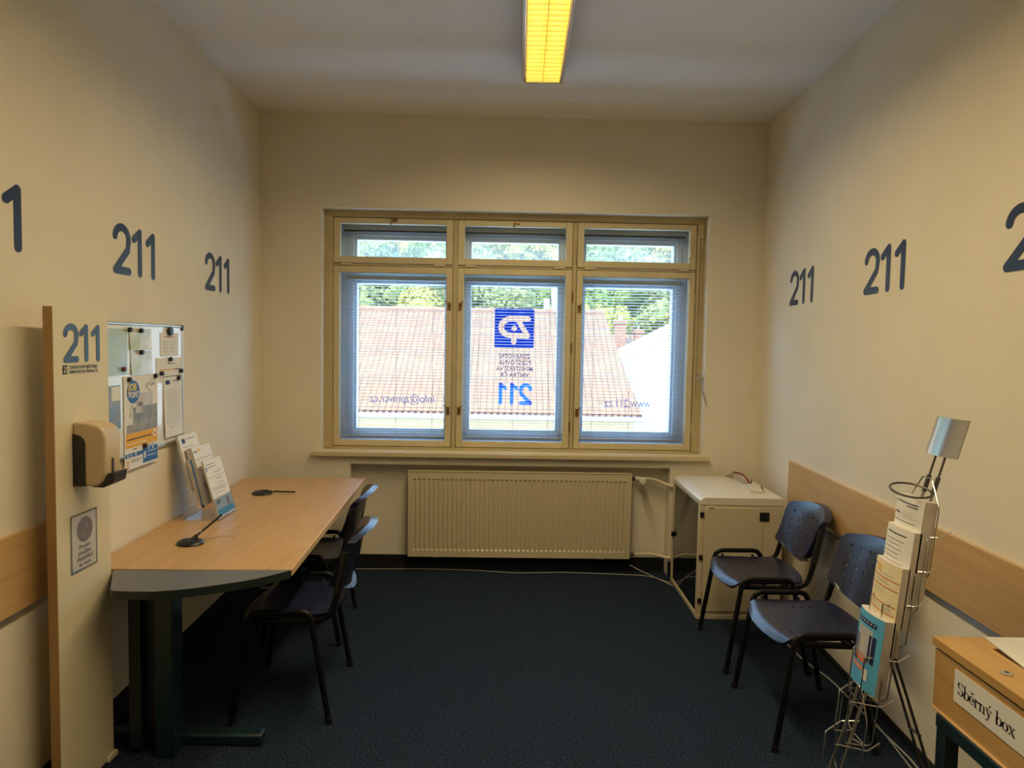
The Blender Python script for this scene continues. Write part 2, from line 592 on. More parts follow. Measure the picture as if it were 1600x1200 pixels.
# beech protection boards with a grey rail underneath
t1 = struct(MB().box(0, 3.95, -0.016, 0, 0.0, 0.265).build('trim_1', M['beech_panel'], loc=left(-1.35, 0.718), rotz=LROT, bevel=0.002))
MB().box(0, 3.95, -0.014, 0, -0.014, -0.0005).build('rail', M['alu'], t1)
t2 = struct(MB().box(0, 5.6, -0.016, 0, 0.0, 0.258).build('trim_2', M['beech_panel'], loc=right(4.29, 0.695), rotz=RROT, bevel=0.002))
MB().box(0, 5.6, -0.014, 0, -0.014, -0.0005).build('rail', M['alu'], t2)

# ------------------------------------------------------------------ the window
win = bpy.data.objects.new('window_1', None)
COL.objects.link(win)
win.location = back(0)
win.rotation_euler = (0, 0, TH)
struct(win)
FZ0 = 0.885
COLS = [(-1.26, -0.428), (-0.392, 0.412), (0.446, 1.286)]
TRZ = (2.186, 2.500)      # transom sash
CSZ = (0.900, 2.166)      # casement sash
f = MB()
f.box(WU0, -1.262, 0.03, 0.12, FZ0, WZ1).box(1.290, WU1, 0.03, 0.12, FZ0, WZ1)
f.box(-1.262, 1.290, 0.03, 0.12, 2.503, WZ1).box(-1.262, 1.290, 0.03, 0.12, 0.875, 0.897)
f.box(-0.425, -0.395, 0.045, 0.12, 0.897, 2.503).box(0.415, 0.443, 0.045, 0.12, 0.897, 2.503)
for a, c in ((-1.262, -0.425), (-0.395, 0.415), (0.443, 1.290)):
    f.box(a, c, 0.05, 0.12, 2.169, 2.183)
f.build('window_frame', M['frame'], win, bevel=0.003)
# box lining between the two windows
f = MB()
f.box(WU0, -1.255, 0.186, 0.28, FZ0, WZ1).box(1.285, WU1, 0.186, 0.28, FZ0, WZ1).box(-1.255, 1.285, 0.186, 0.28, 2.505, WZ1)
f.build('lining', M['white_frame'], win, smooth=False)
MB().box(-1.255, 1.285, 0.186, 0.28, 0.872, 0.925).build('lining', M['white_frame'], win, smooth=False)
# outer white windows
f = MB()
OC = [(-1.145, -0.498), (-0.308, 0.332), (0.536, 1.186)]
edges = [WU0, OC[0][0], OC[0][1], OC[1][0], OC[1][1], OC[2][0], OC[2][1], WU1]
for a, c in ((edges[0], edges[1]), (edges[2], edges[3]), (edges[4], edges[5]), (edges[6], edges[7])):
    f.box(a, c, 0.28, 0.36, FZ0, WZ1)
for a, c in OC:
    f.box(a, c, 0.28, 0.36, FZ0, 1.000).box(a, c, 0.28, 0.36, 2.062, 2.170).box(a, c, 0.28, 0.36, 2.382, WZ1)
# stepped inner bead
for a, c in OC:
    for z0, z1 in ((0.955, 2.105), (2.13, 2.43)):
        f.box(a - 0.055, a - 0.02, 0.262, 0.28, z0, z1).box(c + 0.02, c + 0.055, 0.262, 0.28, z0, z1)
        f.box(a - 0.055, c + 0.055, 0.262, 0.28, z0 - 0.035 + 0.03, z0 + 0.025).box(a - 0.055, c + 0.055, 0.262, 0.28, z1 - 0.02, z1 + 0.01)
f.build('outer_frame', M['white_frame'], win, bevel=0.002)
for a, c in OC:
    MB().box(a - 0.005, c + 0.005, 0.315, 0.319, 0.995, 2.067).build('outer_pane', M['glass'], win, smooth=False)
    MB().box(a - 0.005, c + 0.005, 0.315, 0.319, 2.165, 2.387).build('outer_pane', M['dusty'], win, smooth=False)
# inner sashes
def sash(name, u0, u1, z0, z1, st, rl, rh, gm):
    s_ = MB()
    s_.box(u0, u0 + st, 0.038, 0.085, z0, z1).box(u1 - st, u1, 0.038, 0.085, z0, z1)
    s_.box(u0 + st, u1 - st, 0.038, 0.085, z0, z0 + rl).box(u0 + st, u1 - st, 0.038, 0.085, z1 - rh, z1)
    o = s_.build(name, M['sash'], win, bevel=0.004)
    MB().box(u0 + st - 0.004, u1 - st + 0.004, 0.06, 0.064, z0 + rl - 0.004, z1 - rh + 0.004).build('pane', gm, o, smooth=False)
    return o
for i, (a, c) in enumerate(COLS):
    t = sash('transom_sash', a, c, TRZ[0], TRZ[1], 0.046, 0.046, 0.040, M['glass'])
    for hx in (a + 0.09, c - 0.09):
        MB().tube([(hx - 0.035, 0.034, 2.178), (hx - 0.002, 0.034, 2.178)], 0.007).tube([(hx + 0.002, 0.034, 2.178), (hx + 0.035, 0.034, 2.178)], 0.007).build('hinge', M['pipe'], t)
    if i < 2:
        mx_ = (a + c) / 2
        k = MB().box(mx_ - 0.012, mx_ + 0.03, 0.026, 0.038, 2.478, 2.496)
        k.tube([(mx_ - 0.008, 0.026, 2.485), (mx_ - 0.014, 0.018, 2.465), (mx_ - 0.012, 0.02, 2.452)], 0.005)
        k.build('latch', M['brass'], t)
    s_ = sash('casement_sash', a, c, CSZ[0], CSZ[1], 0.043, 0.042, 0.044, M['glass'])
    sides = [(c - 0.02, 1)] if i == 0 else ([(a + 0.02, -1)] if i == 1 else [(a + 0.02, -1)])
    for hx, sd in sides:
        for hz in (1.90, 1.165):
            k = MB().box(hx - 0.011, hx + 0.011, 0.030, 0.038, hz - 0.03, hz + 0.022)
            k.tube(fillet([(hx, 0.032, hz + 0.004), (hx, 0.014, hz + 0.006), (hx - sd * 0.022 if i else hx - 0.03, 0.012, hz + 0.035)], 0.01), 0.0045)
            k.build('handle', M['brass'], s_)
    hs = a - 0.004 if i == 0 else c + 0.004
    for hz in (1.98, 1.62, 1.06):
        MB().tube([(hs, 0.034, hz - 0.035), (hs, 0.034, hz + 0.035)], 0.006).build('hinge', M['frame'] if i != 1 else M['brass'], s_)
# opening gear on the right hand transom and its rods
g = MB()
g.tube([(1.300, 0.022, 2.44), (1.300, 0.022, 1.30)], 0.006).tube([(1.322, 0.022, 2.47), (1.322, 0.022, 1.86)], 0.004)
g.box(1.292, 1.33, 0.012, 0.03, 2.40, 2.50)
g.tube(fillet([(1.262, 0.03, 2.42), (1.255, 0.02, 2.30), (1.225, 0.03, 2.24)], 0.05), 0.004)
g.build('opening_gear', M['frame'], win)
g = MB().tube([(0.450, 0.032, 2.508), (1.280, 0.032, 2.508)], 0.004).tube([(0.44, 0.028, 2.50), (0.432, 0.028, 2.22)], 0.006)
g.build('opening_gear', M['frame'], win)
g = MB()
pts = [(1.315, 0.02, 1.46), (1.345, 0.010, 1.44), (1.32, -0.006, 1.41), (1.30, 0.012, 1.435), (1.335, 0.0, 1.40), (1.355, -0.004, 1.43), (1.33, -0.008, 1.385), (1.355, -0.004, 1.31), (1.375, -0.004, 1.245)]
g.tube(fillet(pts, 0.02), 0.006)
g.tube(fillet([(1.33, 0.0, 1.47), (1.34, -0.004, 1.41), (1.345, -0.006, 1.32), (1.385, -0.004, 1.22)], 0.02), 0.003)
g.build('pull_cord', M['white_cord'], win)
# inner sill board
MB().box(-1.392, 1.405, -0.045, 0.03, 0.835, 0.866).box(WU0 + 0.002, WU1 - 0.002, 0.03, 0.184, 0.835 + 0.0385, 0.8655).build('sill', M['sill'], win, bevel=0.006)

# the inner frame and sashes stand 7 cm back in the plaster reveal
def set_back(o):
    me_ = o.data
    for v_ in me_.vertices:
        x_, y_, z_ = v_.co
        v_.co = (max(WU0, min(WU1, x_ * 1.013)), y_ + 0.065, min(WZ1, 1.64 + (z_ - 1.64) * 1.013))
    for c_ in o.children:
        set_back(c_)
for o in list(win.children):
    if o.name.split('.')[0] in ('window_frame', 'transom_sash', 'casement_sash') or (o.name.startswith('opening_gear')):
        set_back(o)
# venetian blinds between the two windows
BL = [('first from the left, over the info address', -1.212, -0.474), ('in the middle pane, in front of the blue logo', -0.345, 0.370), ('on the right, over the white house', 0.490, 1.242)]
for k, (wh, a, c) in enumerate(BL):
    lab = ['white venetian blind lowered in the left window pane, slats wide open', 'white venetian blind lowered in the middle window pane before the blue logo', 'white venetian blind lowered in the right window pane, slats wide open'][k]
    r_ = thing('venetian_blind', lab, 'blind', back(0, 0.205, 0), TH, 'venetian blinds inside the window')
    MB().box(a, c, -0.014, 0.014, 2.085, 2.115).build('head_rail', M['slat'], r_, bevel=0.003)
    sl = MB()
    z = 0.975
    tilt = -0.10 if k == 0 else -0.16
    while z < 2.075:
        sag = 0.0016
        sl.add([(a + 0.004, -0.0115, z - tilt * 0.0115), (c - 0.004, -0.0115, z - tilt * 0.0115), (c - 0.004, 0, z + sag), (a + 0.004, 0, z + sag), (c - 0.004, 0.0115, z + tilt * 0.0115), (a + 0.004, 0.0115, z + tilt * 0.0115)], [(0, 1, 2, 3), (3, 2, 4, 5)])
        z += 0.0213
    so = sl.build('slats', M['slat'], r_, smooth=False)
    sm = so.modifiers.new('thickness', 'SOLIDIFY'); sm.thickness = 0.0007
    MB().box(a + 0.004, c - 0.004, -0.012, 0.012, 0.945, 0.957).build('bottom_rail', M['slat'], r_, bevel=0.002)
    for q in (0.14, 0.5, 0.86):
        x = a + (c - a) * q
        MB().tube([(x, -0.013, 0.955), (x, -0.013, 2.09)], 0.0008, n=5).tube([(x, 0.013, 0.955), (x, 0.013, 2.09)], 0.0008, n=5).build('ladder_cord', M['cord'], r_)
for k, (a, c) in enumerate(COLS):
    lab = ['raised white blind packed at the top of the left upper pane', 'raised white blind packed at the top of the middle upper pane', 'raised white blind packed at the top of the right upper pane'][k]
    r_ = thing('raised_blind', lab, 'blind', back(0, 0.205, 0), TH, 'raised blinds in the upper panes')
    MB().box(a + 0.03, c - 0.03, -0.014, 0.014, 2.450, 2.490).build('head_rail', M['slat'], r_, bevel=0.003)
    MB().box(a + 0.04, c - 0.04, -0.012, 0.012, 2.428, 2.440).build('bottom_rail', M['black'], r_)
    MB().box(a + 0.042, c - 0.042, -0.0115, 0.0115, 2.440, 2.4495).build('slats', M['slat'], r_)

# vinyl on the outer panes (reads from the street, mirrored from inside)
logo = thing('window_logo', 'blue square logo sticker with a mirrored white letter cut-out on middle pane', 'window sticker', back(0.0165, 0.3125, 1.757), TH)
sq = 0.147
rr = 0.018
outl = []
for cx, cz, a0 in ((sq - rr, -sq + rr, -90), (sq - rr, sq - rr, 0), (-sq + rr, sq - rr, 90), (-sq + rr, -sq + rr, 180)):
    outl += arc(cx, cz, rr, rr, a0, a0 + 90, 5)
plate = MB().prism(outl, -0.0012, 0.0012, 'y').build('blue_square', M['glass_num'], logo, smooth=False)
def px2(p):   # logo drawing units (crop pixels) to metres
    return ((p[0] - 365) * 0.294 / 352, -(p[1] - 359) * 0.294 / 352)
def capsule_cut(pts, wd):
    cm = MB()
    P = [px2(p) for p in pts]
    wd = wd * 0.294 / 352
    for i in range(len(P) - 1):
        (x0, z0), (x1, z1) = P[i], P[i + 1]
        a = math.degrees(math.atan2(z1 - z0, x1 - x0))
        o_ = arc(x1, z1, wd / 2, wd / 2, a - 90, a + 90, 8) + arc(x0, z0, wd / 2, wd / 2, a + 90, a + 270, 8)
        cm = MB().prism(o_, -0.01, 0.01, 'y')
        yield cm
cut_specs = [([(318, 276), (487, 276)], 50), ([(318, 276), (283, 290), (258, 315), (246, 350), (256, 385), (280, 408), (318, 421)], 50), ([(318, 421), (484, 424)], 50),
             ([(484, 424), (400, 290)], 44), ([(362, 425), (362, 480)], 46), ([(364, 359), (365, 360)], 48)]
cutters = []
for pts, wd in cut_specs:
    for cm in capsule_cut(pts, wd):
        co = cm.build('cutter', M['paper'], None, smooth=False)
        co.location = (0, 0, 0)
        md = plate.modifiers.new('cut', 'BOOLEAN')
        md.operation = 'DIFFERENCE'
        md.solver = 'EXACT'
        md.object = co
        cutters.append(co)
# cutters live at the origin: evaluate there, then move into place
plate.parent = None
plate.location = (0, 0, 0)
bpy.context.view_layer.update()
me = bpy.data.meshes.new_from_object(plate.evaluated_get(bpy.context.evaluated_depsgraph_get()))
plate.modifiers.clear()
plate.data = me
plate.parent = logo
for co in cutters:
    bpy.data.objects.remove(co)

t = thing('window_lettering', 'small dark mirrored lettering in four lines under the blue logo', 'window sticker', back(0.0, 0.3125, 0), TH)
for body, z, x0 in (('ZDRAVOTNÍ', 1.533, 0.1375), ('POJIŠŤOVNA', 1.487, 0.149), ('MINISTERSTVA', 1.441, 0.162), ('VNITRA ČR', 1.395, 0.132)):
    text_mesh('text_line', body, 0.0475, M['glass_txt'], t, (x0 + 0.0, 0, z - 0.001), mirror=True, xs=0.885 if body != 'ZDRAVOTNÍ' else 0.86, bold=0.0006)
n = MB()
number_211(n, 0.163, 0.160, 1.186, mirror=True, wmul=1.1)
n = n.build('window_number', M['glass_num'], smooth=False, loc=back(0, 0.3125, 0), rotz=TH)
tag(n, 'bright blue mirrored number 211 on the middle window pane', 'window sticker')
o = text_mesh('window_lettering', 'info@zpmvcr.cz', 0.085, M['glass_pale'], None, back(-0.570, 0.3125, 1.190), mirror=True, xs=0.86, rot=(PI / 2, 0, TH))
tag(o, 'pale violet mirrored e-mail address along the bottom of the left pane', 'window sticker')
o = text_mesh('window_lettering', 'www.211.cz', 0.085, M['glass_pale'], None, back(1.052, 0.3125, 1.182), mirror=True, xs=0.83, rot=(PI / 2, 0, TH))
tag(o, 'grey mirrored web address along the bottom of the right pane', 'window sticker')

# ------------------------------------------------------------------ numbers on the side walls
def wall_number(y_left, z, h, side, lab, grp):
    n = MB()
    number_211(n, h, 0, 0)
    fn, rz = (left, LROT) if side == 'L' else (right, RROT)
    o = n.build('wall_number', M['wall_num'], smooth=False, loc=fn(y_left, z, 0.0004), rotz=rz)
    o.scale = (1.12, 1, 1)
    tag(o, lab, 'wall number', grp)
wall_number(3.915, 1.911, 0.214, 'L', 'navy blue number 211 on left wall, nearest the window', 'numbers on the left wall')
wall_number(2.948, 1.908, 0.216, 'L', 'navy blue number 211 on left wall, above the whiteboard', 'numbers on the left wall')
wall_number(1.985, 1.915, 0.222, 'L', 'navy blue number 211 on left wall, cut by the photo edge', 'numbers on the left wall')
wall_number(4.428, 1.909, 0.214, 'R', 'navy blue number 211 on right wall, nearest the window', 'numbers on the right wall')
wall_number(3.430, 1.906, 0.218, 'R', 'navy blue number 211 on right wall, above the chairs', 'numbers on the right wall')
wall_number(2.408, 1.912, 0.222, 'R', 'navy blue number 211 on right wall, cut by the photo edge', 'numbers on the right wall')

# ------------------------------------------------------------------ ceiling lamp
LX0, LX1, LY0, LY1 = 0.012, 0.256, 2.45, 4.09
lamp = thing('ceiling_lamp', 'long fluorescent ceiling lamp with glowing yellow louvre, nearer the window', 'ceiling lamp', ((LX0 + LX1) / 2, (LY0 + LY1) / 2, CEIL), -0.012)
hx, hy = (LX1 - LX0) / 2, (LY1 - LY0) / 2
zb = -0.075
k = MB()
k.box(-hx, hx, -hy, hy, -0.012, 0.0)
for s_ in (-1, 1):
    k.prism([(s_ * hx, -0.012), (s_ * (hx - 0.018), -0.012), (s_ * (hx - 0.018), zb), (s_ * (hx - 0.006), zb)][::s_], -hy, hy, 'y')
k.box(-hx + 0.018, hx - 0.018, -hy, -hy + 0.012, zb, -0.012).box(-hx + 0.018, hx - 0.018, hy - 0.012, hy, zb, -0.012)
k.build('housing', M['lamp_body'], lamp, bevel=0.002)
lx = hx - 0.027
lv = MB()
for s_ in (-1, 0, 1):
    lv.box(s_ * lx - 0.0015, s_ * lx + 0.0015, -hy + 0.013, hy - 0.013, zb, zb + 0.036)
ny = 30
for i in range(ny + 1):
    y = -hy + 0.016 + (2 * hy - 0.032) * i / ny
    for x0, x1 in ((-lx + 0.0015, -0.0015), (0.0015, lx - 0.0015)):
        lv.prism([(y - 0.003, zb + 0.036), (y - 0.0008, zb + 0.002), (y + 0.0008, zb + 0.002), (y + 0.003, zb + 0.036)], x0, x1, 'x')
lv.build('louvre', M['louvre'], lamp, smooth=False)
mi_ = MB()
for s_ in (-1, 1):
    mi_.box(s_ * (hx - 0.0205), s_ * (hx - 0.0185), -hy + 0.013, hy - 0.013, zb + 0.001, -0.014)
mi_.build('side_mirror', M['lamp_mirror'], lamp, smooth=False)
for s_ in (-1, 1):
    MB().tube([(s_ * 0.048, -hy + 0.03, -0.026), (s_ * 0.048, hy - 0.03, -0.026)], 0.008, n=12).build('fluorescent_tube', mat('tube_glow', (1, 0.9, 0.6), 0.5, emit=LAMP_COL, estr=11.0), lamp)
def lamp_light(x, y, z, ly):
    d = bpy.data.lights.new('lamp_light', 'AREA')
    d.shape = 'RECTANGLE'
    d.size, d.size_y = 0.19, ly
    d.energy = LAMP_W
    d.color = LAMP_COL
    d.spread = math.radians(160)
    o = bpy.data.objects.new('lamp_light', d)
    COL.objects.link(o)
    return o
ll = lamp_light(0, 0, 0, 2 * hy - 0.06)
ll.parent = lamp
ll.location = (0, 0, zb - 0.004)
fill_lamp = copy_tree(lamp)  # extra lamp out of view, added to brighten the near side walls
fill_lamp.location = ((LX0 + LX1) / 2 + 0.02, (LY0 + LY1) / 2 - 1.72, CEIL)
fill_lamp['label'] = 'added unseen louvre lamp brightening the side walls nearer the viewer, beyond the top edge of the picture'
lamp['group'] = fill_lamp['group'] = 'ceiling lamps in a row'

# ------------------------------------------------------------------ radiator in the niche
rad = thing('radiator', 'cream panel radiator under the window with ribbed front', 'radiator', back(0.072, 0, 0.122), TH)
RW, RH = 1.578, 0.602
g = MB()
nr = 47
pitch = (RW - 0.05) / nr
xs = [0.0]
pr = [0.0]
for i in range(nr):
    x = 0.025 + i * pitch
    for q, d in ((0.12, 0), (0.30, 1), (0.62, 1), (0.80, 0)):
        xs.append(x + q * pitch); pr.append(d)
xs.append(RW); pr.append(0.0)
zs = [0, 0.040, 0.052, 0.545, 0.557, RH]
pz_ = [0, 0, 1, 1, 0, 0]
vs = [(x - RW / 2, 0.004 + 0.009 * p_ * q_, z) for z, q_ in zip(zs, pz_) for x, p_ in zip(xs, pr)]
nx = len(xs)
fs = [(j * nx + i, j * nx + i + 1, (j + 1) * nx + i + 1, (j + 1) * nx + i) for j in range(len(zs) - 1) for i in range(nx - 1)]
g.add(vs, fs)
g.build('front_panel', M['rad'], rad, smooth=False)
g = MB()
g.box(-RW / 2, RW / 2, 0.018, 0.030, 0.0, RH).box(-RW / 2 - 0.006, -RW / 2, 0.003, 0.075, -0.004, RH + 0.012).box(RW / 2, RW / 2 + 0.006, 0.003, 0.075, -0.004, RH + 0.012)
g.box(-RW / 2, RW / 2, 0.003, 0.0175, -0.006, -0.0005).box(-RW / 2, RW / 2, 0.060, 0.075, 0.0, RH)
g.build('casing', M['rad'], rad, bevel=0.002)
g = MB().box(-RW / 2, RW / 2, 0.003, 0.075, RH + 0.001, RH + 0.012)
g.build('top_grille', M['rad'], rad, bevel=0.003)
for xx in (-0.6, 0.6):
    MB().box(xx - 0.02, xx + 0.02, 0.076, 0.034 + 0.004 + 0.0, -0.02, 0.4).build('bracket', M['rad'], rad)
v = MB().tube([(RW / 2 + 0.008, 0.03, 0.572), (RW / 2 + 0.035, 0.03, 0.572)], 0.010)
v.lathe([(0.012, RW / 2 + 0.012), (0.016, RW / 2 + 0.016), (0.016, RW / 2 + 0.026), (0.012, RW / 2 + 0.03)], 0.03, 0.572, 6, 'x')
v.build('valve_fitting', M['steel_dark'], rad)
MB().tube([(RW / 2 + 0.008, 0.03, 0.022), (RW / 2 + 0.04, 0.03, 0.022)], 0.013).build('return_fitting', M['steel_dark'], rad)
v = MB()
v.lathe([(0.010, 0.012), (0.021, 0.006), (0.024, -0.01), (0.026, -0.05), (0.020, -0.058)], RW / 2 + 0.072, 0.570, 20, 'y')
v.lathe([(0.014, RW / 2 + 0.034), (0.018, RW / 2 + 0.04), (0.018, RW / 2 + 0.06)], 0.03, 0.572, 16, 'x')
v.build('valve_head', M['valve'], rad)
p_ = MB()
p_.tube(fillet([(RW / 2 + 0.05, 0.03, 0.575), (RW / 2 + 0.16, 0.03, 0.572), (RW / 2 + 0.235, 0.010, 0.545), (RW / 2 + 0.285, -0.03, 0.530), (RW / 2 + 0.36, -0.03, 0.528)], 0.05, 6), 0.0115)
p_.build('pipe', M['pipe'], rad)
p_ = MB().tube(fillet([(RW / 2 + 0.04, 0.03, 0.022), (RW / 2 + 0.17, 0.03, 0.026), (RW / 2 + 0.23, 0.0, 0.018), (RW / 2 + 0.285, -0.03, 0.014), (RW / 2 + 0.36, -0.03, 0.014)], 0.05, 6), 0.0105)
p_.build('pipe', M['pipe'], rad)

# ------------------------------------------------------------------ desk
desk = thing('desk', 'long light beech desk along left wall with rounded grey end', 'desk', (-1.3, 3.65, 0))
dx, dy = 1.3, -3.65
def dpt(p):
    return (p[0] + dx, p[1] + dy)
top = [(-0.859, 2.720), (-0.965, 4.603)]
cxy = (-1.733 + 0.055, 4.552 - 0.055)
top += [(cxy[0] + 0.055 * math.cos(math.radians(a)), cxy[1] + 0.06 * math.sin(math.radians(a))) for a in range(92, 181, 11)]
top += [(-1.656, 2.685)]
MB().prism([dpt(p) for p in top], 0.711, 0.735).build('desktop', M['beech'], desk, bevel=0.002)
ed = MB().prism([dpt(p) for p in [(-0.858, 2.720), (-0.855, 2.720), (-0.961, 4.606), (-0.965, 4.606)]], 0.710, 0.7355)
ed.build('edge_band', M['beech_edge'], desk)
arcp = [(-0.859, 2.718), (-1.52, 2.679), (-1.530, 2.679), (-1.530, 2.664), (-1.428, 2.466), (-1.415, 2.456), (-1.34, 2.452), (-1.267, 2.456), (-1.20, 2.474), (-1.147, 2.495), (-1.10, 2.520), (-1.053, 2.547), (-1.0, 2.578), (-0.957, 2.609), (-0.92, 2.645), (-0.88, 2.690)]
MB().prism([dpt(p) for p in arcp], 0.733, 0.7345).build('end_piece', M['grey_lam'], desk)
MB().prism([dpt(p) for p in arcp], 0.703, 0.7328).build('end_piece_core', M['black_edge'], desk)
def desk_leg(y, fl=-0.985):
    y = y + dy
    r_ = MB().box(dx - 1.365, dx - 1.295, y, y + 0.09, 0.0, 0.702).build('leg', M['teal'], desk, bevel=0.006)
    MB().box(dx - 1.475, dx - 1.43, y + 0.02, y + 0.09, 0.03, 0.702).box(dx - 1.4295, dx - 1.3655, y + 0.055, y + 0.075, 0.04, 0.702).build('cable_panel', M['dark_panel'], r_)
    MB().box(dx - 1.60, dx + fl, y + 0.091, y + 0.155, 0.0, 0.048).build('foot', M['teal'], r_, bevel=0.010)
    MB().box(dx - 1.56, dx - 1.1, y + 0.091, y + 0.13, 0.68, 0.702).build('top_bracket', M['teal'], r_)
desk_leg(2.645)
desk_leg(4.30, -1.14)
MB().box(dx - 1.40, dx - 1.37, -0.84, 0.73, 0.66, 0.70).build('beam', M['teal'], desk)

# pen stands
def pen_stand(name, lab, x, y, tip, rz):
    r_ = thing(name, lab, 'pen stand', (x, y, 0.7355), 0, 'pen stands on the desk')
    b_ = MB().lathe([(0.052, 0.0), (0.055, 0.004), (0.050, 0.012), (0.036, 0.018), (0.012, 0.021)], 0, 0, 28, 'z', 1.08)
    b_.build('base', M['black'], r_)
    q = MB()
    t_ = Vector(tip)
    s0 = Vector((0.004, 0, 0.016))
    d_ = t_ - s0
    q.tube([s0, s0 + d_ * 0.18], 0.009, n=12).build('socket', M['black'], r_)
    q = MB().tube([s0 + d_ * 0.18, s0 + d_ * 0.30, s0 + d_ * 0.96, t_], 0.0048, n=10)
    q = q.build('pen', M['black'], r_)
    MB().tube([s0 + d_ * 0.305, s0 + d_ * 0.33], 0.0054, n=10).build('ring', M['alu'], q)
    return r_
ps = pen_stand('pen_stand', 'black pen stand with upright pen in front of the leaflet holder', -1.405, 3.045, (0.095, 0.105, 0.105), 0)
MB().tube(fillet([(0.03, 0.05, 0.004), (0.06, 0.10, 0.003), (0.10, 0.115, 0.003), (0.155, 0.125, 0.003)], 0.03), 0.0016, n=6).build('cord', M['white_cord'], ps)
ps = pen_stand('pen_stand', 'black pen stand with pen lying flat, nearer the window', -1.455, 4.07, (0.19, 0.012, 0.012), 0)

# three-step clear leaflet holder
hol = thing('leaflet_holder', 'clear acrylic three-step leaflet holder on the desk by the wall', 'leaflet holder', (-1.485, 3.545, 0.7355), 0)
h = MB()
def tier_pts(k):
    # (front x, bottom z, front top z, back top z)
    return (0.045 - 0.065 * k, 0.004 + 0.075 * k, 0.11 + 0.075 * k)
for k in range(3):
    xf, z0, z1 = tier_pts(k)
    ln = 0.26
    h.add([(xf, -0.107, z0), (xf, 0.107, z0), (xf - (z1 - z0) * ln, 0.107, z1), (xf - (z1 - z0) * ln, -0.107, z1)], [(0, 1, 2, 3)])
    h.add([(xf, -0.107, z0), (xf, 0.107, z0), (xf - 0.05, 0.107, z0 + 0.002), (xf - 0.05, -0.107, z0 + 0.002)], [(0, 1, 2, 3)])
    for s_ in (-0.108, 0.108):
        h.add([(xf, s_, z0), (xf - 0.05, s_, z0), (xf - 0.05 - 0.2 * ln, s_, z0 + 0.2), (xf - (z1 - z0) * ln, s_, z1)], [(0, 1, 2, 3)])
h.add([(-0.135, -0.107, 0.0), (-0.135, 0.107, 0.0), (-0.19, 0.107, 0.28), (-0.19, -0.107, 0.28)], [(0, 1, 2, 3)])
h.add([(0.045, -0.107, 0.001), (0.045, 0.107, 0.001), (-0.135, 0.107, 0.001), (-0.135, -0.107, 0.001)], [(0, 1, 2, 3)])
ho = h.build('holder_shell', M['acrylic'], hol, smooth=False)
sm = ho.modifiers.new('t', 'SOLIDIFY'); sm.thickness = 0.002

def leaflet(name, lab, loc, rot, w_, h_, th, cover, grp, bow=0.0, ink=(), parent_kind='leaflets'):
    """Upright pile of leaflets: local x right, z up, front towards -y; cover is a material; ink draws on the cover."""
    r_ = thing(name, lab, parent_kind, loc, rot=rot, group=grp)
    n_ = 8
    front = lambda x: -bow * (1 - (2 * x / w_) ** 2)
    pg = MB()
    a = [(-w_ / 2 + w_ * i / n_) for i in range(n_ + 1)]
    outl_ = [(x, front(x)) for x in a] + [(x, front(x) + th) for x in a[::-1]]
    pg.prism(outl_, 0, h_)
    pg.build('pages', M['pages'], r_)
    cv = MB()
    vs_ = []
    for x in a:
        vs_ += [(x, front(x) - 0.0008, 0.001), (x, front(x) - 0.0008, h_ - 0.001)]
    cv.add(vs_, [(2 * i, 2 * i + 2, 2 * i + 3, 2 * i + 1) for i in range(n_)])
    c_ = cv.build('cover', cover, r_)
    for nm, m_, rects in ink:
        q = MB()
        for (x0, x1, z0, z1) in rects:
            nn = max(1, int((x1 - x0) / w_ * n_ + 0.5))
            for i in range(nn):
                p0, p1 = x0 + (x1 - x0) * i / nn, x0 + (x1 - x0) * (i + 1) / nn
                q.quad((p0, front(p0) - 0.0016, z0), (p1, front(p1) - 0.0016, z0), (p1, front(p1) - 0.0016, z1), (p0, front(p0) - 0.0016, z1))
        q.build(nm, m_, c_)
    return r_

def lines(x0, x1, zs_, t_=0.002, jit=0.0, seed=3):
    rn = random.Random(seed)
    return [(x0, x1 - (x1 - x0) * jit * rn.random(), z, z + t_) for z in zs_]

# leaflets in the holder: front faces +X (into the room), leaning back to the wall
HR = (0, 0, PI / 2)
def lean(deg, rz):
    return (Matrix.Rotation(rz, 3, 'Z') @ Matrix.Rotation(math.radians(-deg), 3, 'X')).to_euler()
gl = 'leaflets in the clear holder'
leaflet('leaflet_stack', 'white price-list leaflets with blue picture strip, in the front step', (-1.445, 3.545, 0.745), lean(16, PI / 2), 0.205, 0.296, 0.008, M['paper'], gl,
        ink=[('text', M['ink'], lines(-0.085, 0.02, [0.27, 0.255], 0.003) + lines(-0.02, 0.06, [0.225, 0.19, 0.165], 0.002) + lines(-0.085, 0.085, [0.205, 0.15, 0.135], 0.0015) + lines(-0.06, 0.085, [0.142, 0.12], 0.002, 0.5)),
             ('picture', M['ink_sky'], [(-0.095, 0.098, 0.008, 0.04)]), ('picture', mat('pale_blue_print', (0.42, 0.58, 0.74), 0.5), [(-0.095, 0.098, 0.041, 0.098)]), ('picture', M['skin_print'], [(0.03, 0.062, 0.042, 0.088)]), ('logo', M['ink_blue'], [(-0.085, -0.04, 0.068, 0.090)]), ('logo', M['ink_blue'], [(-0.095, -0.085, 0.24, 0.262)])])
leaflet('leaflet_stack', 'white leaflets with yellow mark on top, in the middle step', (-1.510, 3.562, 0.815), lean(16, PI / 2), 0.205, 0.290, 0.030, M['paper'], gl,
        ink=[('logo', M['ink_yellow'], [(-0.05, -0.02, 0.262, 0.278)]), ('text', M['ink'], lines(-0.09, -0.06, [0.262], 0.006)), ('rule', M['ink_red'], [(-0.095, 0.095, 0.225, 0.2275)])])
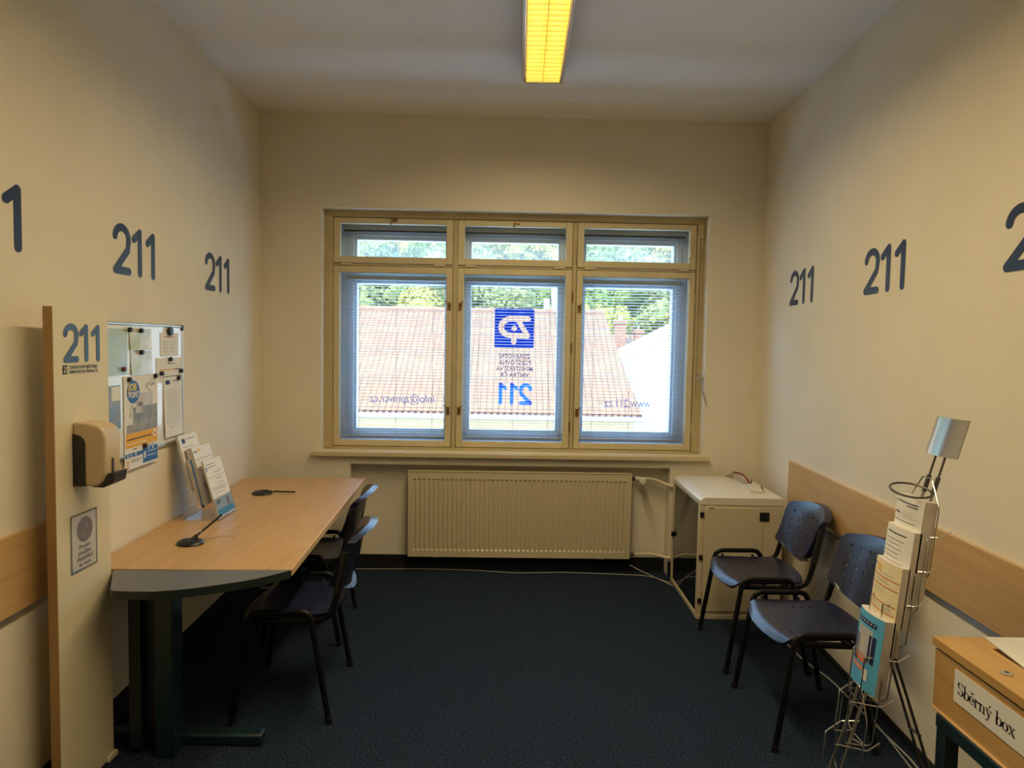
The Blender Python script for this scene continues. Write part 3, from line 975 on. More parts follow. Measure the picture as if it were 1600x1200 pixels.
leaflet('leaflet_stack', 'white leaflets with small navy logo, in the back step', (-1.578, 3.54, 0.875), lean(14, PI / 2), 0.205, 0.290, 0.012, M['paper'], gl,
        ink=[('logo', M['ink_navy'], [(-0.075, -0.04, 0.245, 0.268)]), ('text', M['ink'], lines(-0.02, 0.06, [0.262], 0.003) + lines(-0.075, 0.05, [0.225, 0.20, 0.18], 0.002, 0.4))])
leaflet('booklet_stack', 'dark blue booklets wedged between the steps of the holder', (-1.530, 3.458, 0.795), lean(14, PI / 2), 0.03, 0.25, 0.018, M['ink_blue'], gl)

# ------------------------------------------------------------------ chairs
def shell_mesh(f, g, S_, T_, holes):
    """f, g: front and back surface over (s,t); cells inside a hole are left out and lined."""
    ns, nt = len(S_), len(T_)
    mb = MB()
    vs = [f(s, t) for t in T_ for s in S_] + [g(s, t) for t in T_ for s in S_]
    o = ns * nt
    def present(i, j):
        if i < 0 or j < 0 or i >= ns - 1 or j >= nt - 1:
            return False
        sc, tc = (S_[i] + S_[i + 1]) / 2, (T_[j] + T_[j + 1]) / 2
        return not any(a < sc < b and c < tc < d for a, b, c, d in holes)
    fs = []
    for j in range(nt - 1):
        for i in range(ns - 1):
            if not present(i, j):
                continue
            a, b, c, d = j * ns + i, j * ns + i + 1, (j + 1) * ns + i + 1, (j + 1) * ns + i
            fs.append((a, b, c, d))
            fs.append((d + o, c + o, b + o, a + o))
            for (di, dj, p, q) in ((0, -1, a, b), (1, 0, b, c), (0, 1, c, d), (-1, 0, d, a)):
                if not present(i + di, j + dj):
                    fs.append((q, p, p + o, q + o))
    mb.add(vs, fs)
    return mb
def grid(n, extra):
    pts = sorted(set([round(-1 + 2 * i / n, 4) for i in range(n + 1)] + [round(e, 4) for e in extra]))
    out = [pts[0]]
    for p in pts[1:]:
        if p - out[-1] > 0.012 or p in [round(e, 4) for e in extra]:
            out.append(p)
    return out

def make_chair():
    r_ = thing('chair', 'x', 'chair', (0, 0, 0), 0, 'navy stacking chairs')
    # seat: s across (y), t along, front at t=-1 (x negative)
    def hw(t):
        w_ = 0.228 - 0.018 * (t + 1) / 2
        if t > 0.75:
            w_ -= 0.05 * (1 - math.sqrt(max(0, 1 - ((t - 0.75) / 0.25) ** 2)))
        if t < -0.8:
            w_ -= 0.035 * (1 - math.sqrt(max(0, 1 - ((-0.8 - t) / 0.2) ** 2)))
        return w_
    def seat_top(s, t):
        x = -0.205 + 0.43 * (t + 1) / 2
        x += 0.032 * s * s * max(0, -t) ** 3
        x -= 0.02 * s * s * max(0, t) ** 3
        z = 0.455 - 0.010 * (1 - s * s) * (1 - t * t) + 0.008 * max(0, t) ** 2
        d = max(0, (-0.62 - t) / 0.38)
        z -= 0.034 * d ** 2.2
        return (x, s * hw(t), z)
    def seat_bot(s, t):
        x, y, z = seat_top(s, t)
        d = max(0, (-0.62 - t) / 0.38)
        return (x + 0.010 * d, y * 0.985, z - 0.012)
    hs, ht = [], []
    sh = []
    for s0 in (-0.66, 0.66):
        hs += [s0 - 0.022, s0 + 0.022]
        for t0 in (-0.55, -0.36, -0.17, 0.02, 0.21, 0.40):
            sh.append((s0 - 0.022, s0 + 0.022, t0 - 0.028, t0 + 0.028))
            ht += [t0 - 0.028, t0 + 0.028]
    o = shell_mesh(seat_top, seat_bot, grid(22, hs), grid(26, ht), sh).build('seat', M['navy'], r_)
    # backrest: s across, t up
    def back_f(s, t):
        z = 0.515 + (0.812 - 0.515) * (t + 1) / 2
        w_ = 0.200 + 0.026 * (t + 1) / 2
        if t > 0.88:
            w_ -= 0.014 * (1 - math.sqrt(max(0, 1 - ((t - 0.88) / 0.12) ** 2)))
        if t < -0.8:
            w_ -= 0.020 * (1 - math.sqrt(max(0, 1 - ((-0.8 - t) / 0.2) ** 2)))
        z -= 0.030 * s * s * max(0, t) ** 2
        z += 0.058 * s * s * max(0, -t) ** 1.5
        x = 0.182 + 0.085 * (t + 1) / 2 + 0.056 * (1 - s * s) + 0.014 * max(0, t - 0.6) ** 2 / 0.16
        return (x, s * w_, z)
    def back_b(s, t):
        x, y, z = back_f(s, t)
        e = max(abs(s) ** 10, abs(t) ** 14)
        return (x + 0.005 + 0.032 * e, y * (1 - 0.01 * e), z - 0.002)
    hs, ht, sh = [], [], []
    for q, t0 in enumerate((0.56, 0.24, -0.08, -0.40)):
        ht += [t0 - 0.042, t0 + 0.042]
        for s0 in (-0.70, -0.42, -0.14, 0.14, 0.42, 0.70):
            sh.append((s0 - 0.027, s0 + 0.027, t0 - 0.042, t0 + 0.042))
            hs += [s0 - 0.027, s0 + 0.027]
    shell_mesh(back_f, back_b, grid(24, hs), grid(20, ht), sh).build('backrest', M['navy'], r_)
    for sd in (-1, 1):
        y = sd * 0.252
        # front leg - arch - rear leg (one bent tube per side, split into two legs at the arch)
        a1 = fillet([(-0.200, y + sd * 0.016, 0.012), (-0.128, y, 0.478), (0.0, y, 0.480)], 0.045, 6)
        a2 = fillet([(0.205, y + sd * 0.016, 0.012), (0.122, y, 0.482), (0.0, y, 0.480)], 0.045, 6)
        l1 = MB().tube(a1, 0.0105, n=12, ry=0.013).build('leg', M['tube'], r_)
        l2 = MB().tube(a2, 0.0105, n=12, ry=0.013).build('leg', M['tube'], r_)
        for l_, px_ in ((l1, -0.2015), (l2, 0.2065)):
            MB().tube([(px_, y + sd * 0.0165, 0.0), (px_, y + sd * 0.0165, 0.028)], 0.014, n=12).build('foot_cap', M['black'], l_)
        yb = sd * 0.226
        up_ = fillet([(-0.13, sd * 0.215, 0.428), (0.13, yb, 0.428), (0.205, yb, 0.452), (0.235, yb, 0.56), (0.268, yb, 0.725)], 0.07, 7)
        MB().tube(up_, 0.0105, n=12, ry=0.014).build('back_post', M['tube'], r_)
        MB().tube([(0.233, yb, 0.56), (0.268, yb, 0.735)], 0.0145, n=12, ry=0.018).build('post_sleeve', M['black'], r_)
        for xx in (-0.09, 0.08):
            MB().tube([(xx, y, 0.455), (xx, sd * 0.21, 0.436)], 0.007).build('side_link', M['tube'], r_)
    for xx in (-0.12, 0.12):
        MB().tube([(xx, -0.225, 0.428), (xx, 0.225, 0.428)], 0.010).build('cross_tube', M['tube'], r_)
    return r_
ch = make_chair()
spots = [((1.312, 3.715, 0), -0.02, 'navy plastic chair beside the beige cabinet, back to the right wall'),
         ((1.302, 3.035, 0), -0.01, 'navy plastic chair between cabinet chair and wire leaflet rack'),
         ((-0.982, 3.175, 0), 0.06, 'navy plastic chair at the desk, nearer the rounded grey end'),
         ((-1.128, 3.945, 0), 0.06, 'navy plastic chair at the desk, nearer the window')]
for i, (loc, rz, lab) in enumerate(spots):
    o = ch if i == 0 else copy_tree(ch)
    o.location = loc
    o.rotation_euler = (0, 0, rz)
    o['label'] = lab

# ------------------------------------------------------------------ network cabinet
CX0, CX1, CY0, CY1, CH = 1.137, 1.640, 4.150, 4.845, 0.745
cab = thing('network_cabinet', 'beige steel cabinet with dark glass door in the right corner', 'cabinet', ((CX0 + CX1) / 2, (CY0 + CY1) / 2, 0), 0)
ax, ay = (CX1 - CX0) / 2, (CY1 - CY0) / 2
k = MB()
k.box(-ax + 0.03, ax, -ay + 0.003, ay, 0.03, CH - 0.05)
k.box(-ax, -ax + 0.029, -ay, -ay + 0.035, 0.03, CH - 0.05).box(-ax, -ax + 0.029, ay - 0.035, ay, 0.03, CH - 0.05)
k.box(-ax, ax, -ay, ay, 0.0, 0.0295)
k.build('body', M['cab'], cab, bevel=0.003)
k = MB().prism([(-ax, CH - 0.049), (ax, CH - 0.049), (ax, CH), (-ax + 0.03, CH), (-ax, CH - 0.02)], -ay, ay, 'y')
k.build('lid', M['cab_top'], cab, bevel=0.004)
d_ = MB().box(-ax + 0.006, -ax + 0.012, -ay + 0.036, ay - 0.036, 0.032, CH - 0.052).build('glass_door', M['cab_glass'], cab)
MB().box(-ax - 0.012, -ax + 0.005, ay - 0.05, ay - 0.037, 0.33, 0.36).build('door_latch', M['black'], d_)
MB().box(-ax + 0.034, ax - 0.115, -ay - 0.003, -ay + 0.0025, 0.05, CH - 0.062).build('side_panel', M['cab'], cab, bevel=0.002)
MB().box(ax - 0.112, ax - 0.001, -ay - 0.002, -ay + 0.0025, 0.05, CH - 0.052).build('side_strip', M['cab'], cab, bevel=0.002)
MB().box(ax - 0.143, ax - 0.085, -ay - 0.0075, -ay - 0.0032, 0.606, 0.660).build('panel_lock', M['black'], cab, bevel=0.003)
for z in (0.640, 0.380, 0.115):
    MB().box(-ax + 0.004, -ax + 0.026, -ay - 0.010, -ay - 0.0005, z - 0.015, z + 0.015).build('hinge', M['black'], cab, bevel=0.002)
tg = MB().box(-ax + 0.046, -ax + 0.092, -ay - 0.0045, -ay - 0.0031, 0.672, 0.692).build('maker_plate', M['cream_paper'], cab)
MB().box(-ax + 0.054, -ax + 0.088, -ay - 0.0056, -ay - 0.0046, 0.678, 0.684).build('print', M['ink'], tg)
# router and cables on the cabinet
ro = thing('router', 'flat pale network box lying on the beige cabinet', 'router', (1.555, 4.40, CH), -0.25)
MB().box(-0.04, 0.04, -0.09, 0.10, 0.0005, 0.018).build('case', M['cab_top'], ro, bevel=0.004)
MB().tube([(0.036, -0.085, 0.019), (0.036, 0.02, 0.022)], 0.004).build('antenna', M['black'], ro)
MB().tube([(-0.02, 0.105, 0.01), (-0.015, 0.108, 0.045)], 0.004).build('antenna', M['black'], ro)
cb = MB()
cb.tube(fillet([(1.535, 4.83, 0.75), (1.545, 4.80, 0.785), (1.57, 4.68, 0.79), (1.585, 4.60, 0.752)], 0.04), 0.006)
tag(cb.build('cable', M['red']), 'dark red cable looped on the cabinet beside the router', 'cable')
cb = MB().tube(fillet([(1.515, 4.84, 0.749), (1.525, 4.80, 0.775), (1.545, 4.67, 0.785), (1.555, 4.56, 0.754)], 0.04), 0.005).tube(fillet([(1.50, 4.84, 0.749), (1.512, 4.77, 0.772), (1.53, 4.66, 0.772), (1.54, 4.57, 0.752)], 0.04), 0.004)
tag(cb.build('cable', M['white_cord']), 'white cables looped on the cabinet next to the red cable', 'cable')

# cords on the floor
def cord(pts, r, lab, m=M['white_cord']):
    tag(MB().tube(fillet([Vector((p[0], p[1], p[2] if len(p) > 2 else r)) for p in pts], 0.08, 4), r, n=6).build('cord', m), lab, 'cord')
cord([(-1.12, 4.96), (-0.7, 4.99), (-0.3, 4.985), (0.05, 4.935), (0.4, 4.97), (0.8, 4.945), (1.0, 4.93), (1.13, 4.78)], 0.003, 'thin pale cord along the floor under the radiator')
cord([(0.88, 5.02, 0.05), (0.95, 4.97, 0.025), (1.05, 4.87), (1.13, 4.72)], 0.004, 'pale cord from radiator corner to the cabinet foot')
cord([(1.55, 3.95), (1.56, 3.6), (1.61, 3.4), (1.615, 3.0), (1.63, 2.7), (1.56, 2.35), (1.60, 1.6), (1.58, 0.4)], 0.004, 'grey cord along the floor under the right chairs', M['ink_grey'])
cord([(1.655, 3.30), (1.62, 2.9), (1.59, 2.6), (1.60, 2.2), (1.585, 1.2)], 0.003, 'thin grey cord beside the right skirting behind the rack', M['ink_grey'])

# ------------------------------------------------------------------ wire leaflet rack
RY = 2.04
def rx(z):
    return 1.060 + 0.28 * (z - 0.62)
rack = thing('leaflet_rack', 'chrome wire leaflet rack leaning back by the right wall', 'leaflet rack', (1.10, RY, 0), 0)
bx = -1.10
k = MB()
for dy_ in (-0.022, 0.022):
    k.tube([(rx(0.0) + bx, dy_ * 2.2, 0.005), (rx(0.5) + bx, dy_, 0.5), (rx(1.25) + bx, dy_, 1.25)], 0.0048, n=8)
k.build('main_rod', M['chrome'], rack)
k = MB()
for dy_ in (-0.022, 0.022):
    k.tube([(rx(1.24) + bx, dy_, 1.24), (rx(1.345) + bx, dy_, 1.345)], 0.0032, n=8)
    k.tube([(rx(1.225) + bx, dy_, 1.225), (rx(1.275) + bx, dy_, 1.275)], 0.0066, n=8)
k.build('sign_rod', M['steel_dark'], rack)
k = MB().tube([(rx(1.235) + bx - 0.055 + 0.055 * math.cos(a * PI / 12), 0.052 * math.sin(a * PI / 12), 1.232 + 0.012 * math.sin(a * PI / 12)) for a in range(24)], 0.0032, n=6, closed=True)
k.build('ring', M['steel_dark'], rack)
# curved sign plate
n_ = 14
pl = MB()
vs = []
for i in range(n_ + 1):
    u = -1 + 2 * i / n_
    y = u * 0.076
    xo = -0.016 * (1 - u * u)
    for (th_) in (0, 0.0018):
        vs += [(rx(1.335) + bx + xo + th_, -y, 1.336), (rx(1.335) + bx + 0.03 + xo + th_, -y, 1.447)]
fs = []
for i in range(n_):
    a, b_ = 4 * i, 4 * (i + 1)
    fs += [(a, b_, b_ + 1, a + 1), (a + 2, a + 3, b_ + 3, b_ + 2), (a + 1, b_ + 1, b_ + 3, a + 3), (a, a + 2, b_ + 2, b_)]
pl.add(vs, fs)
pl.build('sign_plate', M['brushed'], rack)
# rear strut
k = MB()
for dy_ in (-0.02, 0.02):
    k.tube(fillet([(1.14 + bx, 0, 0.740), (1.145 + bx, dy_, 0.735), (1.395 + bx, dy_ * 1.6, 0.006)], 0.01), 0.0042, n=8)
k.tube([(1.225 + bx, -0.03, 0.505), (1.225 + bx, 0.03, 0.50)], 0.004)
k.tube([(1.395 + bx, -0.032, 0.006), (1.395 + bx, 0.032, 0.006)], 0.0042)
k.tube([(1.395 + bx, 0, 0.006), (1.33 + bx, 0, 0.006)], 0.003)
k.build('rear_strut', M['steel_dark'], rack)
k = MB().tube([(rx(0) + bx, -0.16, 0.006), (rx(0) + bx, 0.16, 0.006)], 0.005)
k.build('foot_bar', M['chrome'], rack)
# wire pockets: stepped down the leaning rods, each nearly upright
LEAN = 0.10
tops = [1.225, 1.125, 1.025, 0.862, 0.728, 0.598]
def fx(zt):
    return 1.112 + 0.28 * (zt - 1.017)      # front plane at the top of a pocket
def pocket(zt):
    q = MB()
    W2 = 0.076
    def P(y, z, d=0.0):
        return (fx(zt) + d + LEAN * (z - zt) + bx, y, z)
    bk_ = 0.050
    loop = [P(0.022, zt + 0.045, bk_), P(W2, zt - 0.030, bk_), P(W2, zt - 0.225, bk_), P(0.045, zt - 0.248, bk_), P(-0.045, zt - 0.248, bk_), P(-W2, zt - 0.225, bk_), P(-W2, zt - 0.030, bk_), P(-0.022, zt + 0.045, bk_)]
    q.tube(fillet(loop + [loop[0]], 0.010, 3), 0.0021, n=6)
    for s_ in (-1, 1):
        p0 = P(s_ * 0.034, zt - 0.120, -0.008)
        p1 = P(s_ * 0.034, zt - 0.246, -0.006)
        p2 = P(s_ * 0.040, zt - 0.250, bk_)
        zr = zt - 0.236
        q.tube(fillet([P(s_ * 0.060, zt - 0.100, 0.105), P(s_ * 0.082, zt - 0.112, 0.060), p0, p1, p2, (rx(zr) + bx, s_ * 0.022, zr)], 0.006, 3), 0.0021, n=6)
    q.build('wire_pocket', M['chrome'], rack)
for zt in tops:
    pocket(zt)
# leaflets standing in the pockets: fronts face -X, leaning back with the rack
gr = 'leaflets in the wire rack'
def rack_leaf(lab, zt, h_, th, cover, ink, bow=0.012, name='leaflet_stack', dxx=0.0):
    z0 = zt - h_ * math.cos(LEAN)
    x0 = fx(zt) + 0.003 - math.sin(LEAN) * h_ + bow + dxx
    rot = (Matrix.Rotation(-PI / 2, 3, 'Z') @ Matrix.Rotation(-LEAN, 3, 'X')).to_euler()
    leaflet(name, lab, (x0, RY, z0), rot, 0.140, h_, th, cover, gr, bow, ink)
rack_leaf('white leaflets in the top pocket of the wire rack', 1.212, 0.285, 0.036, M['paper'],
          [('text', M['ink'], [(-0.062, 0.05, 0.265, 0.2685), (0.005, 0.05, 0.257, 0.260), (-0.06, -0.03, 0.23, 0.235)]), ('rule', M['ink'], [(-0.062, 0.05, 0.21, 0.2115), (-0.062, 0.05, 0.18, 0.181)])])
rack_leaf('white text leaflets in the second pocket of the wire rack', 1.122, 0.285, 0.021, M['paper'],
          [('text', M['ink'], [(-0.055, 0.045, 0.263, 0.2665)] + lines(-0.06, 0.05, [0.245, 0.233, 0.22, 0.207, 0.194, 0.18], 0.0012, 0.4))])
rack_leaf('cream leaflets with red rules in the third pocket of the wire rack', 1.018, 0.262, 0.022, M['cream_paper'],
          [('rule', M['ink_red'], [(-0.068, 0.066, z, z + 0.0025) for z in (0.213, 0.188, 0.140, 0.115, 0.078, 0.045)]), ('logo', M['ink_orange'], [(-0.045, -0.018, 0.243, 0.247), (-0.045, -0.018, 0.236, 0.240), (-0.045, -0.018, 0.229, 0.233)]),
           ('text', M['ink_grey'], lines(-0.06, 0.06, [0.225, 0.205, 0.199, 0.178, 0.170, 0.130, 0.122, 0.105, 0.097, 0.068, 0.060, 0.03, 0.022], 0.0014, 0.6)), ('text', M['ink_blue'], [(-0.066, -0.052, 0.240, 0.246)])])
rack_leaf('blue brochures with colour picture in the fourth pocket of the wire rack', 0.862, 0.225, 0.030, M['ink_sky'],
          [('title_band', M['ink_navy'], [(-0.055, 0.045, 0.190, 0.203)]), ('title', M['paper'], [(-0.048, 0.038, 0.195, 0.1985)]), ('picture', M['ink_grey'], [(-0.045, 0.035, 0.085, 0.180)]), ('picture', M['ink_navy'], [(-0.062, -0.03, 0.07, 0.15)]), ('picture', M['ink_navy'], [(0.022, 0.05, 0.085, 0.165)]),
           ('picture', M['skin_print'], [(-0.018, 0.004, 0.135, 0.180)]), ('picture', M['ink_yellow'], [(-0.006, 0.020, 0.11, 0.145)]), ('picture', M['ink_red'], [(-0.04, 0.022, 0.075, 0.10)]), ('title_band', M['ink_red'], [(-0.05, 0.01, 0.05, 0.066)]), ('title', M['paper'], [(-0.045, 0.005, 0.0555, 0.060)]), ('picture', M['paper'], [(0.012, 0.035, 0.03, 0.062)])], bow=0.014)

# ------------------------------------------------------------------ collection box on its stand
bxr = thing('collection_box', 'light beech collection box with slotted lid at right foreground', 'collection box', (1.18, 1.902, 0.657), 0)
BWX, BWY, BH = 0.415, 1.05, 0.195
k = MB().box(0.006, BWX, -BWY, -0.004, 0.0, BH - 0.030)
k.build('body', M['box_wood'], bxr, bevel=0.002)
k = MB()
sx0, sx1, sy0, sy1 = 0.112, 0.135, -0.30, -0.075
k.box(0, sx0, -BWY - 0.004, 0.0, BH - 0.022, BH).box(sx1, BWX + 0.004, -BWY - 0.004, 0.0, BH - 0.022, BH).box(sx0, sx1, sy1, 0, BH - 0.022, BH).box(sx0, sx1, -BWY - 0.004, sy0, BH - 0.022, BH)
k.build('lid', M['box_wood'], bxr, smooth=False)
MB().box(0.0045, 0.0058, -BWY, -0.004, BH - 0.034, BH - 0.0305).build('edge_band', M['beech_edge'], bxr)
MB().box(0.001, 0.0058, -BWY, -0.004, -0.002, 0.003).build('edge_band', M['beech_edge'], bxr)
kl = MB().lathe([(0.014, BH), (0.014, BH + 0.003), (0.010, BH + 0.005)], 0.048, -0.222, 20).build('lock', M['alu'], bxr)
MB().lathe([(0.005, BH + 0.005), (0.005, BH + 0.0056)], 0.048, -0.222, 12).build('keyhole', M['steel_dark'], kl)
lab_o = MB().box(0.004, 0.0052, -0.385, -0.095, 0.062, 0.148).build('paper_label', M['paper'], bxr)
# serif lettering drawn as contrast strokes; local u = -y, z up, on the face x = 0.0038
ser = MB()
def R_(x0, z0, x1, z1, w0, w1=None):
    pass
def stroke(pts, w_):
    ribbon(ser, pts, w_, th=0.0)
def serif(x, z, w_):
    stroke([(x - w_, z), (x + w_, z)], 0.0022)
def stem(x, z0, z1, w_=0.0062, top=True, bot=True):
    stroke([(x, z0 + 0.002), (x, z1 - 0.002)], w_)
    if bot: serif(x, z0 + 0.0011, 0.0062)
    if top: stroke([(x - 0.006, z1 - 0.002), (x, z1 - 0.001)], 0.0022)
def bowl(cx, cz, rx_, rz_, a0=0, a1=360):
    n_ = 28
    pts = arc(cx, cz, rx_, rz_, a0, a1, n_)
    ws = []
    for i in range(n_ + 1):
        a = math.radians(a0 + (a1 - a0) * i / n_)
        ws.append(0.0020 + 0.0048 * abs(math.cos(a)) ** 1.3)
    ribbon(ser, pts, ws, th=0.0)
XH, AS = 0.026, 0.042
def gS(x):
    bowl(x + 0.0125, 0.0315, 0.0095, 0.0098, 40, 270)
    bowl(x + 0.0135, 0.0105, 0.0100, 0.0102, 90, -150)
    stroke([(x + 0.0215, 0.030), (x + 0.0215, 0.041)], 0.0018); stroke([(x + 0.0035, 0.0015), (x + 0.0035, 0.012)], 0.0018)
    return 0.027
def gb(x):
    stem(x + 0.005, 0.0, AS, bot=False); bowl(x + 0.0135, XH / 2, 0.0092, XH / 2 - 0.001); return 0.0255
def ge(x, caron=False):
    bowl(x + 0.0105, XH / 2, 0.0088, XH / 2 - 0.001, 0, 310); stroke([(x + 0.004, XH / 2 + 0.001), (x + 0.018, XH / 2 + 0.001)], 0.0022)
    if caron:
        stroke([(x + 0.004, 0.040), (x + 0.0105, 0.0335)], 0.0034); stroke([(x + 0.0105, 0.0335), (x + 0.017, 0.040)], 0.0034)
    return 0.0215
def gr_(x):
    stem(x + 0.006, 0, XH); bowl(x + 0.0155, 0.019, 0.0068, 0.0055, 150, 40); ser_dot(x + 0.0185, 0.0215); return 0.0205
def ser_dot(x, z):
    stroke([(x - 0.001, z), (x + 0.001, z)], 0.0055)
def gn(x):
    stem(x + 0.006, 0, XH); bowl(x + 0.0135, 0.0165, 0.0075, 0.0082, 150, 0); stem(x + 0.021, 0, 0.018, top=False); return 0.0285
def gy(x):
    stroke([(x + 0.004, XH - 0.001), (x + 0.0125, 0.001)], 0.0058); stroke([(x + 0.0205, XH - 0.001), (x + 0.0105, -0.007), (x + 0.006, -0.0105)], 0.0024); ser_dot(x + 0.005, -0.010)
    serif(x + 0.0045, XH - 0.001, 0.006); serif(x + 0.020, XH - 0.001, 0.005)
    stroke([(x + 0.011, 0.032), (x + 0.018, 0.040)], 0.0032)
    return 0.0255
def go(x):
    bowl(x + 0.0115, XH / 2, 0.0092, XH / 2 - 0.001); return 0.0245
def gx(x):
    stroke([(x + 0.004, XH - 0.001), (x + 0.020, 0.001)], 0.0060); stroke([(x + 0.020, XH - 0.001), (x + 0.004, 0.001)], 0.0024)
    for p in ((0.0045, XH - 0.001), (0.0195, XH - 0.001), (0.0045, 0.0011), (0.0195, 0.0011)):
        serif(x + p[0], p[1], 0.0055)
    return 0.025
x = 0.0
for fn in (gS, gb, lambda q: ge(q, True), gr_, gn, gy, None, gb, go, gx):
    x += fn(x) if fn else 0.014
so = ser.build('lettering', M['ink_black'], lab_o, smooth=False)
so.location = (0.0036, -0.110, 0.088)
so.rotation_euler = (0, 0, -PI / 2)
so.scale = (0.89, 1, 0.78)
# papers on the lid
o = MB().prism([(1.318, 1.895), (1.293, 1.700), (1.27, 1.30), (1.55, 1.30), (1.585, 1.895)], 0.8525, 0.8555).build('paper_sheet', M['paper'])
tag(o, 'white paper sheets lying on the beech collection box', 'paper')
st = thing('box_stand', 'petrol blue steel frame stand under the collection box', 'stand', (1.18, 1.90, 0), 0)
k = MB()
for lx_, ly_ in ((0.02, -0.05), (0.385, -0.05), (0.02, -0.99), (0.385, -0.99)):
    MB().box(lx_ - 0.018, lx_ + 0.022, ly_ - 0.02, ly_ + 0.02, 0.0, 0.613).build('leg', M['teal'], st, bevel=0.003)
k.box(0.0, 0.04, -1.01, -0.028, 0.614, 0.652).box(0.365, 0.405, -1.01, -0.028, 0.614, 0.652).box(0.0405, 0.3645, -0.068, -0.028, 0.614, 0.652).box(0.0405, 0.3645, -1.01, -0.97, 0.614, 0.652)
k.build('top_frame', M['teal'], st, bevel=0.003)

# ------------------------------------------------------------------ free-standing board by the desk
BXF, BY0, BY1, BHH = -1.537, 2.343, 2.663, 1.738
br = thing('partition_board', 'tall cream board with brown edge standing at the desk end', 'board', (BXF, BY0, 0), 0)
MB().box(-0.030, 0.0, 0.003, BY1 - BY0, 0.004, BHH).build('panel', M['board'], br)
MB().box(-0.031, 0.0005, -0.001, 0.0025, 0.004, BHH + 0.0005).build('edge_band', M['board_edge'], br)
MB().box(-0.034, 0.012, BY1 - BY0 - 0.05, BY1 - BY0 + 0.01, 0.0, 0.02).build('foot_plate', M['board'], br, bevel=0.002)
# lettering on the board (faces +X: local x = +y)
n = MB()
number_211(n, 0.136, 0.0, 0.0, wmul=1.05)
m_num = mat('slate_board_vinyl', (0.085, 0.10, 0.14), 0.28, 0.6)
no = n.build('number', m_num, br, smooth=False)
no.location = (0.0006, 0.055, 1.548)
no.rotation_euler = (0, 0, PI / 2)
no['label'] = 'slate blue number 211'
lg = MB()
lg.box(0.058, 0.083, -0.0012, -0.0004, 0, 0.030)
lo = lg.build('logo', M['ink_navy'], br, smooth=False)
lo.location = (0.0004, -0.008, 1.509)
lo.rotation_euler = (0, 0, PI / 2)
text_mesh('lettering', 'ZP', 0.026, M['board'], lo, (0.0595, -0.0018, 0.006), bold=0.0004)
for z, bd in ((1.5255, 'ZDRAVOTNÍ POJIŠŤOVNA'), (1.5095, 'MINISTERSTVA VNITRA ČR')):
    text_mesh('lettering', bd, 0.0165, m_num, br, (0.0009, 0.086, z), rot=(PI / 2, 0, PI / 2), xs=0.84)
# notice taped to the board
sg = thing('notice_sign', 'laminated notice with round picture taped to the cream board', 'sign', (BXF + 0.0008, 2.418, 0.802), PI / 2)
MB().box(0, 0.152, -0.0012, 0, 0, 0.206).build('paper', M['paper'], sg, smooth=False)
bd = MB()
for (x0, x1, z0, z1) in ((0, 0.152, 0, 0.004), (0, 0.152, 0.202, 0.206), (0, 0.005, 0.004, 0.202), (0.147, 0.152, 0.004, 0.202)):
    bd.box(x0, x1, -0.0022, -0.0013, z0, z1)
bd.build('black_border', M['ink_black'], sg, smooth=False)
cp = MB().prism(arc(0.080, 0.143, 0.046, 0.046, 0, 354, 59), -0.0022, -0.0013, 'y').build('round_picture', mat('grey_photo_print', (0.06, 0.06, 0.06), 0.5, nscale=35, col2=(0.015, 0.015, 0.015)), sg, smooth=False)
pm = MB().prism(arc(0.088, 0.155, 0.010, 0.008, 0, 350, 20), -0.0030, -0.0023, 'y').prism(arc(0.070, 0.128, 0.018, 0.008, 0, 350, 20), -0.0030, -0.0023, 'y')
pm.build('picture_detail', mat('mid_grey_print', (0.16, 0.16, 0.16), 0.5), cp, smooth=False)
for z, s_ in ((0.076, 'Prosím'), (0.055, 'použijte'), (0.034, 'dezinfekci'), (0.013, 'na ruce')):
    text_mesh('lettering', s_, 0.0235, M['ink_black'], sg, (0.078, -0.0016, z), align='CENTER', bold=0.0004)
MB().box(-0.002, 0.155, -0.0034, -0.0031, -0.003, 0.210).build('plastic_sleeve', M['sleeve'], sg, smooth=False)

# soap dispenser
ds = thing('soap_dispenser', 'tan wall dispenser with black lever on the cream board', 'dispenser', (BXF + 0.0005, 2.440, 1.113), 0)
prof = [(0.0, 0.0), (0.085, 0.0), (0.105, 0.02), (0.112, 0.05), (0.114, 0.17), (0.106, 0.200), (0.085, 0.216), (0.05, 0.224), (0.0, 0.226)]
k = MB().prism(prof, 0.0, 0.098, 'y')
k.build('cover', M['tan'], ds, bevel=0.008, seg=3)
pr2 = [(0.0, 0.0), (0.044, 0.0), (0.044, 0.155), (0.040, 0.166), (0.030, 0.176), (0.014, 0.183), (0.0, 0.185)]
MB().prism(pr2, -0.0025, -0.0006, 'y').build('side_window', M['black'], ds)
MB().box(0.1145, 0.1165, 0.040, 0.050, 0.045, 0.095).build('level_window', M['steel_dark'], ds)
MB().prism([(0.055, -0.004), (0.10, -0.006), (0.135, 0.012), (0.142, 0.050), (0.1145, 0.044), (0.100, 0.012), (0.07, -0.0005)], 0.008, 0.090, 'y').build('lever', M['black'], ds, bevel=0.004)

